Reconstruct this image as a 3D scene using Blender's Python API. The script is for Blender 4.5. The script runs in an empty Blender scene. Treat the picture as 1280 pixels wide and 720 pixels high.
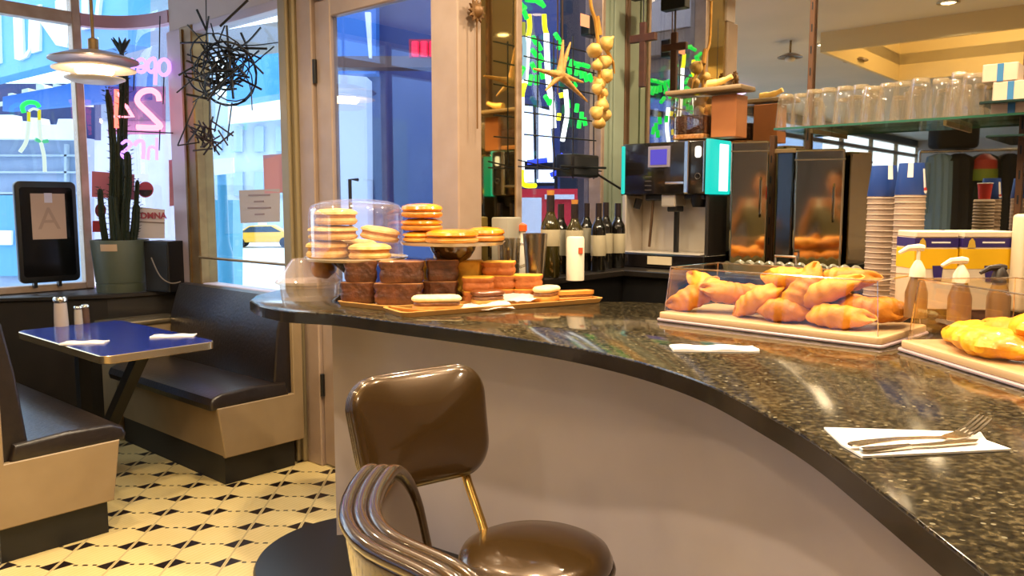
import bpy, bmesh, math, random
from mathutils import Vector, Matrix
random.seed(7)
PI = math.pi
S = bpy.context.scene
COL = S.collection
# ------------------------------------------------------------------ camera
EYE = 1.42; PITCH = math.radians(6.0); F = 1000.0
cd = bpy.data.cameras.new('camera'); cam = bpy.data.objects.new('camera', cd); COL.objects.link(cam)
cam.location = (0, 0, EYE); cam.rotation_euler = (PI/2 - PITCH, 0, 0)
cd.sensor_width = 36.0; cd.lens = 36.0*F/1280.0; cd.clip_start = 0.02; cd.clip_end = 300
S.camera = cam
S.view_settings.view_transform = 'Standard'; S.view_settings.look = 'None'
S.view_settings.gamma = 1.0; S.view_settings.use_curve_mapping = False
S.view_settings.exposure = 0.0
try:
    S.cycles.transparent_max_bounces = 24; S.cycles.max_bounces = 10
    S.cycles.glossy_bounces = 6; S.cycles.sample_clamp_indirect = 4.0
except Exception: pass

def ray(px, py):
    x = (px-640)/F; y = -(py-360)/F; c = math.cos(PITCH); s = math.sin(PITCH)
    return Vector((x, c + y*s, -s + y*c))
def U(px, py, Y):
    d = ray(px, py); t = Y/d.y; return Vector((d.x*t, Y, EYE + d.z*t))
def UZ(px, py, z):
    d = ray(px, py); t = (z-EYE)/d.z; return Vector((d.x*t, d.y*t, z))
def V2(x, y): return Vector((x, y, 0))
uv = V2(.656, .755); uv.normalize(); vv = V2(-uv.y, uv.x)
UA = math.atan2(uv.y, uv.x); VA = UA + PI/2      # heading of the two room axes
def PX(px, O, d, py=255):
    """distance along the plan line O + t d at which image column px meets it"""
    k = ray(px, py); a = k.x/k.y
    return (a*O.y - O.x)/(d.x - a*d.y)

# ------------------------------------------------------------------ materials
def lin(c):
    if isinstance(c, str):
        c = c.lstrip('#'); c = [int(c[i:i+2], 16)/255 for i in (0, 2, 4)]
        c = [x/12.92 if x <= .04045 else ((x+.055)/1.055)**2.4 for x in c]
    return (c[0], c[1], c[2], 1)
MATS = {}
def mat(name, col='#888888', rough=.5, metal=0, spec=.5, noise=None, bump=None, emit=None, coat=0, trans=0, sss=0):
    """noise=(scale, colour2[, detail]) mottles the base colour; bump=(scale, strength)"""
    if name in MATS: return MATS[name]
    m = bpy.data.materials.new(name); m.use_nodes = True
    nt = m.node_tree; b = nt.nodes['Principled BSDF']
    b.inputs['Base Color'].default_value = lin(col); b.inputs['Roughness'].default_value = rough
    b.inputs['Metallic'].default_value = metal; b.inputs['Specular IOR Level'].default_value = spec
    b.inputs['Coat Weight'].default_value = coat; b.inputs['Coat Roughness'].default_value = .08
    if trans: b.inputs['Transmission Weight'].default_value = trans
    if sss:
        b.inputs['Subsurface Weight'].default_value = sss; b.inputs['Subsurface Scale'].default_value = .01
    tc = None
    if noise or bump:
        tc = nt.nodes.new('ShaderNodeTexCoord')
    if noise:
        n = nt.nodes.new('ShaderNodeTexNoise'); n.inputs['Scale'].default_value = noise[0]
        n.inputs['Detail'].default_value = noise[2] if len(noise) > 2 else 3
        nt.links.new(tc.outputs['Object'], n.inputs['Vector'])
        r = nt.nodes.new('ShaderNodeValToRGB'); r.color_ramp.elements[0].position = .35; r.color_ramp.elements[1].position = .65
        r.color_ramp.elements[0].color = lin(col); r.color_ramp.elements[1].color = lin(noise[1])
        nt.links.new(n.outputs['Fac'], r.inputs['Fac']); nt.links.new(r.outputs['Color'], b.inputs['Base Color'])
    if bump:
        n = nt.nodes.new('ShaderNodeTexNoise'); n.inputs['Scale'].default_value = bump[0]; n.inputs['Detail'].default_value = 4
        nt.links.new(tc.outputs['Object'], n.inputs['Vector'])
        bp = nt.nodes.new('ShaderNodeBump'); bp.inputs['Strength'].default_value = bump[1]; bp.inputs['Distance'].default_value = .01
        nt.links.new(n.outputs['Fac'], bp.inputs['Height']); nt.links.new(bp.outputs['Normal'], b.inputs['Normal'])
    if emit:
        b.inputs['Emission Color'].default_value = lin(emit[0]); b.inputs['Emission Strength'].default_value = emit[1]
    MATS[name] = m; return m
def glassmat(name, tint='#ffffff', refl=.08, edge=.5, rough=.0, glosscol='#ffffff'):
    if name in MATS: return MATS[name]
    m = bpy.data.materials.new(name); m.use_nodes = True; nt = m.node_tree
    for n in list(nt.nodes): nt.nodes.remove(n)
    o = nt.nodes.new('ShaderNodeOutputMaterial'); mx = nt.nodes.new('ShaderNodeMixShader')
    t = nt.nodes.new('ShaderNodeBsdfTransparent'); t.inputs['Color'].default_value = lin(tint)
    g = nt.nodes.new('ShaderNodeBsdfGlossy'); g.inputs['Roughness'].default_value = rough; g.inputs['Color'].default_value = lin(glosscol)
    lw = nt.nodes.new('ShaderNodeLayerWeight'); lw.inputs['Blend'].default_value = .35
    mr = nt.nodes.new('ShaderNodeMapRange'); mr.inputs['To Min'].default_value = refl; mr.inputs['To Max'].default_value = edge
    nt.links.new(lw.outputs['Facing'], mr.inputs['Value']); nt.links.new(mr.outputs['Result'], mx.inputs['Fac'])
    nt.links.new(t.outputs[0], mx.inputs[1]); nt.links.new(g.outputs[0], mx.inputs[2]); nt.links.new(mx.outputs[0], o.inputs['Surface'])
    MATS[name] = m; return m
def hazemat(name, tint, haze, hazecol, refl=.05, edge=.4, rough=.02):
    """clear plastic or glass with a little milky scatter"""
    if name in MATS: return MATS[name]
    m = glassmat(name, tint, refl, edge, rough); nt = m.node_tree
    o = [n for n in nt.nodes if n.type == 'OUTPUT_MATERIAL'][0]; src = o.inputs['Surface'].links[0].from_socket
    d = nt.nodes.new('ShaderNodeBsdfDiffuse'); d.inputs['Color'].default_value = lin(hazecol)
    mx = nt.nodes.new('ShaderNodeMixShader'); mx.inputs['Fac'].default_value = haze
    nt.links.new(src, mx.inputs[1]); nt.links.new(d.outputs[0], mx.inputs[2]); nt.links.new(mx.outputs[0], o.inputs['Surface']); return m
def emat(name, col, s): return mat(name, '#000000', .5, emit=(col, s))

# ------------------------------------------------------------------ mesh building
class MB:
    def __init__(s): s.b = bmesh.new()
    def quad(s, pts):
        s.b.faces.new([s.b.verts.new(p) for p in pts]); return s
    def box(s, x0, y0, z0, x1, y1, z1, bev=0, seg=2, M=None):
        c = bmesh.new(); bmesh.ops.create_cube(c, size=1)
        for v in c.verts: v.co = Vector(((x0+x1)/2 + v.co.x*(x1-x0), (y0+y1)/2 + v.co.y*(y1-y0), (z0+z1)/2 + v.co.z*(z1-z0)))
        if bev: bmesh.ops.bevel(c, geom=list(c.edges), offset=bev, segments=seg, affect='EDGES', profile=.5)
        return s.join(c, M)
    def join(s, c, M=None):
        mp = {}
        for v in c.verts: mp[v] = s.b.verts.new(M @ v.co if M else v.co)
        for f in c.faces:
            try: s.b.faces.new([mp[v] for v in f.verts])
            except ValueError: pass
        c.free(); return s
    def bar(s, p, q, w, h=None, bev=0):
        """box beam from p to q"""
        p = Vector(p); q = Vector(q); d = q-p; L = d.length; h = h or w
        M = Matrix.Translation(p) @ d.to_track_quat('X', 'Z').to_matrix().to_4x4()
        return s.box(0, -w/2, -h/2, L, w/2, h/2, bev, 1, M)
    def lathe(s, prof, n=32, c=(0, 0, 0), M=None, wob=None):
        c = Vector(c); rings = []
        for (r, z) in prof:
            if r < 1e-6: rings.append([s.b.verts.new(c + Vector((0, 0, z)))])
            else:
                R = []
                for i in range(n):
                    a = 2*PI*i/n; k = r*(wob(a, z) if wob else 1)
                    R.append(s.b.verts.new(c + Vector((k*math.cos(a), k*math.sin(a), z))))
                rings.append(R)
        for A, B in zip(rings, rings[1:]):
            for i in range(n):
                j = (i+1) % n
                if len(A) == 1 and len(B) == 1: continue
                if len(A) == 1: f = [A[0], B[i], B[j]]
                elif len(B) == 1: f = [A[i], A[j], B[0]]
                else: f = [A[i], A[j], B[j], B[i]]
                s.b.faces.new(f)
        if M:
            for R in rings:
                for v in R: v.co = M @ v.co
        return s
    def tube(s, pts, r, n=8, closed=False, caps=True):
        pts = [Vector(p) for p in pts]; N = len(pts); rs = r if isinstance(r, (list, tuple)) else [r]*N
        rings = []; nrm = None
        for i, p in enumerate(pts):
            a = pts[(i-1) % N] if (closed or i > 0) else p; b = pts[(i+1) % N] if (closed or i < N-1) else p
            t = (b-a).normalized() if (b-a).length > 1e-9 else Vector((0, 0, 1))
            if nrm is None: nrm = t.orthogonal().normalized()
            else:
                nrm = nrm - t*nrm.dot(t)
                nrm = nrm.normalized() if nrm.length > 1e-6 else t.orthogonal().normalized()
            bn = t.cross(nrm)
            rings.append([s.b.verts.new(p + (nrm*math.cos(2*PI*k/n) + bn*math.sin(2*PI*k/n))*rs[i]) for k in range(n)])
        m = N if closed else N-1
        for i in range(m):
            A = rings[i]; B = rings[(i+1) % N]; off = 0
            if closed and i == N-1:
                off = min(range(n), key=lambda o: (A[0].co - B[o].co).length)
            for k in range(n):
                s.b.faces.new([A[k], A[(k+1) % n], B[(k+1+off) % n], B[(k+off) % n]])
        if caps and not closed:
            s.b.faces.new(rings[0][::-1]); s.b.faces.new(rings[-1])
        return s
    def prism(s, poly, z0, z1, bev=0, seg=2, M=None):
        c = bmesh.new(); vs = [c.verts.new((p[0], p[1], z0)) for p in poly]; f = c.faces.new(vs)
        if z1 != z0:
            r = bmesh.ops.extrude_face_region(c, geom=[f])
            for e in r['geom']:
                if isinstance(e, bmesh.types.BMVert): e.co.z = z1
            bmesh.ops.recalc_face_normals(c, faces=list(c.faces))
            if bev:
                ed = [e for e in c.edges if abs(e.verts[0].co.z - e.verts[1].co.z) < 1e-6]
                bmesh.ops.bevel(c, geom=ed, offset=bev, segments=seg, affect='EDGES', profile=.5)
        return s.join(c, M)
    def sphere(s, c, r, n=16, m=10, f=None, M=None):
        """r scalar or (rx,ry,rz); f(dir)->radius factor"""
        r = r if isinstance(r, (list, tuple)) else (r, r, r); c = Vector(c); rings = []
        for i in range(m+1):
            th = PI*i/m
            k = 1 if i in (0, m) else n; R = []
            for j in range(k):
                ph = 2*PI*j/n; d = Vector((math.sin(th)*math.cos(ph), math.sin(th)*math.sin(ph), math.cos(th)))
                q = f(d) if f else 1; p = Vector((d.x*r[0]*q, d.y*r[1]*q, d.z*r[2]*q))
                p = c + p; R.append(s.b.verts.new(M @ p if M else p))
            rings.append(R)
        for A, B in zip(rings, rings[1:]):
            for j in range(n):
                k = (j+1) % n
                if len(A) == 1: fc = [A[0], B[j], B[k]]
                elif len(B) == 1: fc = [A[j], B[0], A[k]]
                else: fc = [A[j], B[j], B[k], A[k]]
                s.b.faces.new(fc)
        return s
    def build(s, name, material, parent=None, loc=None, rz=0, smooth=True, ang=40, data_only=False):
        bmesh.ops.recalc_face_normals(s.b, faces=list(s.b.faces))
        me = bpy.data.meshes.new(name); s.b.to_mesh(me); s.b.free()
        if smooth:
            me.shade_smooth(); me.set_sharp_from_angle(angle=math.radians(ang))
        me.materials.append(material)
        o = bpy.data.objects.new(name, me); COL.objects.link(o)
        if parent: o.parent = parent
        if loc is not None: o.location = loc
        if rz: o.rotation_euler = (0, 0, rz)
        return o
def tag(o, label, cat, group=None, kind=None):
    o['label'] = label; o['category'] = cat
    if group: o['group'] = group
    if kind: o['kind'] = kind
    return o
def struct(o): o['kind'] = 'structure'; return o
def thing(name, label, cat, loc=(0, 0, 0), rz=0, group=None, kind=None):
    o = bpy.data.objects.new(name, None); COL.objects.link(o); o.empty_display_size = .05
    o.location = loc; o.rotation_euler = (0, 0, rz)
    return tag(o, label, cat, group, kind)
def dup(root, label, loc=None, rz=None, rot=None, scale=None):
    r = root.copy(); COL.objects.link(r); r['label'] = label
    if loc is not None: r.location = loc
    if rz is not None: r.rotation_euler = (0, 0, rz)
    if rot is not None: r.rotation_euler = rot
    if scale is not None: r.scale = scale if isinstance(scale, (tuple, list)) else (scale,)*3
    for ch in list(root.children):
        c = ch.copy(); COL.objects.link(c); c.parent = r
        for g in list(ch.children):
            d = g.copy(); COL.objects.link(d); d.parent = c
    return r
def text_mb(s, size, depth=.004, mirror=False, bold=0):
    """text standing in the local xz plane, centred on x, base at z=0, as an MB"""
    cu = bpy.data.curves.new('t', 'FONT'); cu.body = s; cu.size = size; cu.extrude = depth/2; cu.align_x = 'CENTER'; cu.offset = bold
    o = bpy.data.objects.new('t', cu); COL.objects.link(o)
    dg = bpy.context.evaluated_depsgraph_get(); me = bpy.data.meshes.new_from_object(o.evaluated_get(dg))
    bpy.data.objects.remove(o); bpy.data.curves.remove(cu)
    m = MB(); m.b.from_mesh(me); bpy.data.meshes.remove(me)
    for v in m.b.verts: v.co = Vector(((-1 if mirror else 1)*v.co.x, -v.co.z, v.co.y))
    return m
def rrect(w, h, r, n=6):
    """rounded rectangle outline centred on 0"""
    out = []
    for cx, cy, a0 in ((w/2-r, h/2-r, 0), (-w/2+r, h/2-r, PI/2), (-w/2+r, -h/2+r, PI), (w/2-r, -h/2+r, 1.5*PI)):
        for i in range(n+1):
            a = a0 + PI/2*i/n; out.append((cx+r*math.cos(a), cy+r*math.sin(a)))
    return out
def smooth_pts(pts, n=8, closed=False):
    """Catmull-Rom through pts"""
    P = [Vector(p) for p in pts]; N = len(P); out = []
    rng = range(N) if closed else range(N-1)
    for i in rng:
        if closed: a, b, c, d = P[(i-1) % N], P[i], P[(i+1) % N], P[(i+2) % N]
        else: a, b, c, d = P[max(i-1, 0)], P[i], P[i+1], P[min(i+2, N-1)]
        for k in range(n):
            t = k/n
            out.append(.5*((2*b) + (c-a)*t + (2*a-5*b+4*c-d)*t*t + (3*b-a-3*c+d)*t**3))
    if not closed: out.append(P[-1])
    return out
ORD = ['first','second','third','fourth','fifth','sixth','seventh','eighth','ninth','tenth','eleventh','twelfth','thirteenth','fourteenth','fifteenth','sixteenth','seventeenth','eighteenth','nineteenth','twentieth']
# ================================================================== SETTING
C0 = V2(-2.60, 5.64); WD = -vv                      # corner of the two window walls; direction of the door wall
P0 = V2(-.212, 3.572)                               # end of the door wall, where the small window wall turns back
SPL = PX(645, P0, uv); SW0 = PX(650, P0, uv); SW1 = PX(752, P0, uv); SEND = PX(780, P0, uv)
nn = -vv                                            # inside normal of the small window wall
M0 = P0 + uv*SEND                                   # corner where the mirror wall starts
CEIL = 3.0
def W2(t): return C0 + WD*t
def LW(m): return C0 - uv*m
def frame_M(O, d, z=0): return Matrix.Translation(Vector((O.x, O.y, z))) @ Matrix.Rotation(math.atan2(d.y, d.x), 4, 'Z')
# --- materials
m_ceil = mat('ceiling_paint', '#dcd8d4', .6, noise=(1.2, '#d2cfcc'))
m_wallp = mat('wall_paint', '#c9bcb6', .6, noise=(3, '#c0b2ad'))
m_beige = mat('beige_wall', '#a8936a', .6, noise=(2, '#a08b62'))
m_dark = mat('dark_wainscot', '#15110f', .45, noise=(8, '#1c1614'))
m_alu = mat('aluminium_frame', '#b29a86', .35, .35, noise=(14, '#a58c78'))
m_bronze = mat('bronze_aluminium', '#8f744c', .35, .6, noise=(10, '#7d6240'))
m_lilac = mat('pale_painted_frame', '#b7a9b4', .4, .1)
m_doorf = mat('door_frame_paint', '#a28c7b', .4, .15, noise=(8, '#9a8473'))
m_jamb = mat('pale_green_jamb', '#8f9a86', .5)
m_glass = glassmat('window_glass', '#f2f8fb', .03, .22)
m_chrome = mat('chrome', '#d8d4cc', .12, 1)
m_black = mat('black_paint', '#0c0b0c', .4)
m_mirror = mat('mirror_silver', '#d6d2c6', .015, 1)

# --- floor: cream mosaic tile with black diamonds, dotted rows and thin grey lines
def floor_mat():
    m = bpy.data.materials.new('mosaic_floor'); m.use_nodes = True; nt = m.node_tree; N = nt.nodes; L = nt.links
    b = N['Principled BSDF']; b.inputs['Roughness'].default_value = .32
    g = N.new('ShaderNodeNewGeometry'); mp = N.new('ShaderNodeMapping'); mp.inputs['Rotation'].default_value = (0, 0, math.radians(-2.5))
    mp.inputs['Location'].default_value = (.02, .05, 0)
    L.new(g.outputs['Position'], mp.inputs['Vector']); sx = N.new('ShaderNodeSeparateXYZ'); L.new(mp.outputs[0], sx.inputs[0])
    def M(op, a, b_=None, c=None):
        n = N.new('ShaderNodeMath'); n.operation = op
        for i, v in enumerate((a, b_, c)):
            if v is None: continue
            if isinstance(v, (int, float)): n.inputs[i].default_value = v
            else: L.new(v, n.inputs[i])
        return n.outputs[0]
    PXc, PYc = .219, .180
    a = M('MULTIPLY', M('SUBTRACT', M('FRACT', M('DIVIDE', sx.outputs[0], PXc)), .5), PXc)
    c = M('MULTIPLY', M('SUBTRACT', M('FRACT', M('DIVIDE', sx.outputs[1], PYc)), .5), PYc)
    aa = M('ABSOLUTE', a)
    dia = M('LESS_THAN', M('ADD', M('DIVIDE', aa, .062), M('DIVIDE', M('ABSOLUTE', M('SUBTRACT', c, M('MULTIPLY', a, .22))), .047)), 1.0)
    line = M('LESS_THAN', aa, .004)
    dots = M('MULTIPLY', M('LESS_THAN', M('ABSOLUTE', c), .006), M('LESS_THAN', M('FRACT', M('ADD', M('DIVIDE', a, .036), .25)), .5))
    blk = M('MAXIMUM', M('MULTIPLY', dia, M('SUBTRACT', 1.0, M('LESS_THAN', aa, .0065))), M('MULTIPLY', dots, M('GREATER_THAN', aa, .064)))
    ribs = M('LESS_THAN', M('FRACT', M('MULTIPLY', M('ADD', sx.outputs[0], M('MULTIPLY', sx.outputs[1], -.62)), 42.0)), .22)
    nz = N.new('ShaderNodeTexNoise'); nz.inputs['Scale'].default_value = 9; L.new(g.outputs['Position'], nz.inputs['Vector'])
    def mix(f, A, B):
        x = N.new('ShaderNodeMix'); x.data_type = 'RGBA'
        if isinstance(f, (int, float)): x.inputs[0].default_value = f
        else: L.new(f, x.inputs[0])
        for k, v in ((6, A), (7, B)):
            if isinstance(v, str): x.inputs[k].default_value = lin(v)
            else: L.new(v, x.inputs[k])
        return x.outputs[2]
    col = mix(nz.outputs['Fac'], '#dcc68c', '#d0b878'); col = mix(M('MULTIPLY', ribs, .35), col, '#b09458')
    col = mix(M('MULTIPLY', line, .55), col, '#8d8060'); col = mix(blk, col, '#1b1110')
    L.new(col, b.inputs['Base Color']); return m
m_floor = floor_mat()
Vt = V2(4.55, 7.75); Rt = Vt - uv*(2*((Vt - M0).dot(uv)))         # tray centre, mirrored back into the room
M_t = frame_M(Rt, uv)
def ab(p): q = p - Rt; return q.dot(uv), q.dot(vv)
uC, vC = ab(C0); uM, vM = ab(M0); uR = uC - 17.0; vE = ab(M0 + WD*5.2)[1]; vP = ab(P0)[1]
ROOM = [(uR-.1, vE-.1, uC+.1, vC+.1), (uC+.1, vE-.1, uM+.1, vP+.08)]
mb = MB()
for (a0, b0, a1, b1) in ROOM: mb.box(a0, b0, -.12, a1, b1, 0, M=M_t)
struct(mb.build('floor', m_floor, smooth=False))

# --- ceiling with a raised lit tray (seen only in the mirror)
cm = MB(); th = 1.15; R0 = ROOM[0]
for (a0, b0, a1, b1) in ((R0[0], R0[1], -th, R0[3]), (th, R0[1], R0[2], R0[3]), (-th, R0[1], th, -th), (-th, th, th, R0[3]), ROOM[1]):
    cm.box(a0, b0, CEIL, a1, b1, CEIL+.12, M=M_t)
struct(cm.build('ceiling', m_ceil, smooth=False))
tr = MB(); h = .42
tr.box(-th-.03, -th-.03, CEIL+h, th+.03, th+.03, CEIL+h+.04, M=M_t)
for (a0, b0, a1, b1) in ((-th-.04, -th-.04, -th, th+.04), (th, -th-.04, th+.04, th+.04), (-th, -th-.04, th, -th), (-th, th, th, th+.04)):
    tr.box(a0, b0, CEIL-.18, a1, b1, CEIL+h, M=M_t)
struct(tr.build('trim_1', mat('cream_tray', '#e2cfa0', .6), smooth=False))

# --- left window wall
RC = .34; SILL = .855; TOPR = 2.58
ML = frame_M(C0, -uv)                                 # x runs along the left wall away from the corner, +y is INTO the room
sgn = 1 if (ML.to_3x3() @ Vector((0, 1, 0))).dot(-vv) > 0 else -1
def lbox(mb, m0, m1, z0, z1, o0, o1, bev=0): return mb.box(m0, min(sgn*o0, sgn*o1), z0, m1, max(sgn*o0, sgn*o1), z1, bev, 1, ML)
wl = MB()
lbox(wl, RC, 17, 0, SILL-.03, -.12, 0); lbox(wl, RC, 17, 2.86, CEIL, -.12, 0)
struct(wl.build('wall_left', m_dark, smooth=False))
sl = MB(); lbox(sl, RC, 17, SILL-.03, SILL, -.14, .06, .006); struct(sl.build('trim_2', m_alu, smooth=False))
m_edges = [RC, 2.25, 4.1, 5.95, 7.8, 9.65, 11.5, 13.35, 15.2, 17]
for k in range(9):
    a, b = m_edges[k], m_edges[k+1]
    r = thing('window_%d' % (k+1), 'large fixed window of the left wall with a transom above', 'window', kind='structure')
    f = MB()
    lbox(f, a, a+.055, SILL, 2.86, -.07, .01, .006)
    lbox(f, b-.025, b, SILL, 2.86, -.07, .01, .004)
    lbox(f, a+.055, b-.025, SILL, SILL+.045, -.07, .01, .004)
    lbox(f, a+.055, b-.025, TOPR, TOPR+.08, -.07, .01, .004)
    lbox(f, a+.055, b-.025, 2.82, 2.86, -.07, .01, .004)
    o = f.build('window_frame', m_bronze if k else m_alu, r, smooth=False)
    p = MB(); lbox(p, a+.055, b-.025, SILL+.045, TOPR, -.034, -.028); p.build('pane', m_glass, r, smooth=False)
    p = MB(); lbox(p, a+.055, b-.025, TOPR+.08, 2.82, -.034, -.028); p.build('transom_pane', m_glass, r, smooth=False)
    for ob in [r] + list(r.children): ob['kind'] = 'structure'
    del r['category']

# --- curved corner window between the two walls
RB = PX(221, C0, WD); cc = C0 - uv*RC + WD*RB
a_s = math.atan2(vv.y, vv.x); a_e = math.atan2(uv.y, uv.x)       # from the left wall round to the door wall
def arc(r, n=16): return [cc + vv*((RB+r-RC)*math.cos(PI/2*i/n)) + uv*((RC+r-RC)*math.sin(PI/2*i/n)) for i in range(n+1)]
def arcband(mb, r0, r1, z0, z1):
    A, B = arc(r0), arc(r1); mb.prism([(p.x, p.y) for p in A] + [(p.x, p.y) for p in B[::-1]], z0, z1); return mb
struct(arcband(arcband(MB(), RC, RC+.1, 0, SILL-.03), RC, RC+.1, 2.86, CEIL).build('wall_corner', m_dark, smooth=False))
r = thing('window_10', 'curved glass corner window', 'window', kind='structure')
f = MB(); arcband(f, RC-.01, RC+.05, TOPR, TOPR+.08); arcband(f, RC-.02, RC+.1, SILL-.03, SILL); arcband(f, RC-.01, RC+.05, 2.82, 2.86)
f.build('window_frame', mat('pink_frame', '#b08a9a', .4, .2), r)
arcband(MB(), RC+.01, RC+.014, SILL, TOPR).build('pane', glassmat('curved_glass', '#f4eef6', .03, .25), r)
arcband(MB(), RC+.01, RC+.014, TOPR+.08, 2.82).build('transom_pane', m_glass, r)
for ob in [r] + list(r.children): ob['kind'] = 'structure'
del r['category']

# --- door wall
MW = frame_M(C0, WD)                                  # local x = t along the wall; inside is local -y
sg2 = 1 if (MW.to_3x3() @ Vector((0, 1, 0))).dot(-uv) > 0 else -1
def wbox(mb, t0, t1, z0, z1, o0, o1, bev=0, seg=1): return mb.box(t0, min(sg2*o0, sg2*o1), z0, t1, max(sg2*o0, sg2*o1), z1, bev, seg, MW)
def T(px): return PX(px, C0, WD)
tA, tB, tC, tD, tE, tF = T(238), T(253), T(367), T(384), T(402), T(414)
tG, tH = T(550), 3.16
S2 = .90; TOP2 = 2.50
w2 = MB(); wbox(w2, RB, tC, 0, S2-.02, 0, -.12); struct(w2.build('wall_door', m_dark, smooth=False))
w2 = MB(); wbox(w2, RB, tE, TOP2+.02, CEIL, 0, -.12); wbox(w2, tE, tH+.02, 2.62, CEIL, 0, -.12)
wbox(w2, tC, tD, 0, TOP2+.02, .0, -.12)
struct(w2.build('wall_header', m_wallp, smooth=False))
w2 = MB(); wbox(w2, RB-.01, tA, SILL, TOP2+.02, .02, -.09, .01); struct(w2.build('trim_3', m_lilac, smooth=False))
w2 = MB(); wbox(w2, tA, tB, S2-.02, TOP2+.02, .03, -.09, .008)
wbox(w2, tA+.03, tA+.05, S2, TOP2, .04, .03); struct(w2.build('trim_4', m_bronze, smooth=False))
r = thing('window_11', 'tall window between curved corner and door', 'window', kind='structure')
f = MB(); wbox(f, tB, tC, S2-.02, S2+.02, .02, -.08, .005); wbox(f, tB, tC, TOP2-.03, TOP2+.02, .02, -.08, .005); wbox(f, tC-.035, tC, S2, TOP2, .02, -.08, .005)
f.build('window_frame', m_lilac, r, smooth=False)
p = MB(); wbox(p, tB, tC-.035, S2+.02, TOP2-.03, -.032, -.026); p.build('pane', m_glass, r, smooth=False)
p = MB(); q0 = MW @ Vector((tB, sg2*.035, 1.085)); q1 = MW @ Vector((tC, sg2*.035, 1.085)); p.tube([q0, q1], .008, 8); p.build('guard_rail', m_bronze, r)
for ob in [r] + list(r.children): ob['kind'] = 'structure'
del r['category']
# pilaster between window and door, full height, with fluted metal cover below the sill
w2 = MB(); wbox(w2, tC, tD, 0, TOP2+.02, .06, .0, .01); wbox(w2, tC+.02, tD-.03, 0, TOP2, .085, .06, .01, 2)
struct(w2.build('trim_5', mat('olive_pilaster', '#8c7c5c', .4, .3), smooth=False))
# door
r = thing('door_1', 'glazed entrance door', 'door', kind='structure')
DT = 2.36
f = MB(); wbox(f, tD, tE, 0, 2.62, .04, -.1, .006); wbox(f, tG, tH+.02, 0, 2.62, .05, -.1, .006); wbox(f, tE, tG, DT+.1, 2.62, .04, -.1, .006)
f.build('door_frame', m_doorf, r, smooth=False)
f = MB(); wbox(f, tE+.004, tF+.05, .01, DT+.09, .02, -.03, .006); wbox(f, tG-.03, tG-.004, .01, DT+.09, .02, -.03, .006)
wbox(f, tF+.05, tG-.03, DT, DT+.09, .02, -.03, .006); wbox(f, tF+.05, tG-.03, .01, .28, .02, -.03, .006)
f.build('door_leaf', m_doorf, r, smooth=False)
p = MB(); wbox(p, tF+.05, tG-.03, .28, DT, -.005, .0); p.build('pane', glassmat('door_glass', '#dfe6f8', .04, .35), r, smooth=False)
hd = MB(); hx = T(452)
hd.tube([MW @ Vector((hx, sg2*.02, 1.54)), MW @ Vector((hx, sg2*.07, 1.54)), MW @ Vector((hx, sg2*.07, 1.2)), MW @ Vector((hx, sg2*.02, 1.2))], .009, 8)
hd.build('door_handle', m_black, r)
hg = MB()
for z in (.45, 1.25, 2.1):
    c = MW @ Vector((tE+.01, sg2*.03, z)); hg.lathe([(0, -.06), (.012, -.06), (.012, .06), (0, .06)], 10, c)
hg.build('hinge', m_black, r)
for ob in [r] + list(r.children): ob['kind'] = 'structure'
del r['category']

# --- small window wall (turns back from the door to the mirror)
MU = frame_M(P0, uv); sg3 = 1 if (MU.to_3x3() @ Vector((0, 1, 0))).dot(nn) > 0 else -1
def ubox(mb, s0, s1, z0, z1, o0, o1, bev=0): return mb.box(s0, min(sg3*o0, sg3*o1), z0, s1, max(sg3*o0, sg3*o1), z1, bev, 1, MU)
w = MB(); ubox(w, 0.02, SEND, 0, 1.08, 0, -.1); ubox(w, 0.02, SEND, 2.86, CEIL, 0, -.1); ubox(w, .02, SPL, 1.08, 2.86, -.004, -.1)
struct(w.build('wall_side', m_beige, smooth=False))
mp_ = MB(); ubox(mp_, .03, SPL-.01, 1.1, 2.86, .0, .006); o = mp_.build('mirror_panel', mat('bronze_mirror', '#dccb96', .04, 1), smooth=False)
tag(o, 'narrow bronze-tinted mirror strip beside the door frame', 'mirror')
w = MB(); ubox(w, SPL-.01, SW0, 1.08, 2.86, .015, -.1, .004); ubox(w, SW0, SW1, 1.08, 1.12, .015, -.1, .004); ubox(w, SW0, SW1, 2.8, 2.86, .015, -.1, .004)
ubox(w, SW1-.03, SW1, 1.12, 2.8, .015, -.1, .004)
r = thing('window_12', 'kitchen-side window with a neon sign', 'window', kind='structure')
w.build('window_frame', m_alu, r, smooth=False)
p = MB(); ubox(p, SW0, SW1-.03, 1.12, 2.8, -.07, -.064); p.build('pane', glassmat('side_glass', '#d7dcec', .02, .2), r, smooth=False)
for ob in [r] + list(r.children): ob['kind'] = 'structure'
del r['category']
w = MB(); ubox(w, SW1, SEND+.02, 1.08, CEIL, 0, -.1); ubox(w, SW1+.05, SW1+.075, 1.08, CEIL, .012, 0); ubox(w, SW1+.09, SEND-.03, 1.08, CEIL, .012, 0, .003)
struct(w.build('trim_6', m_jamb, smooth=False))

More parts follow.
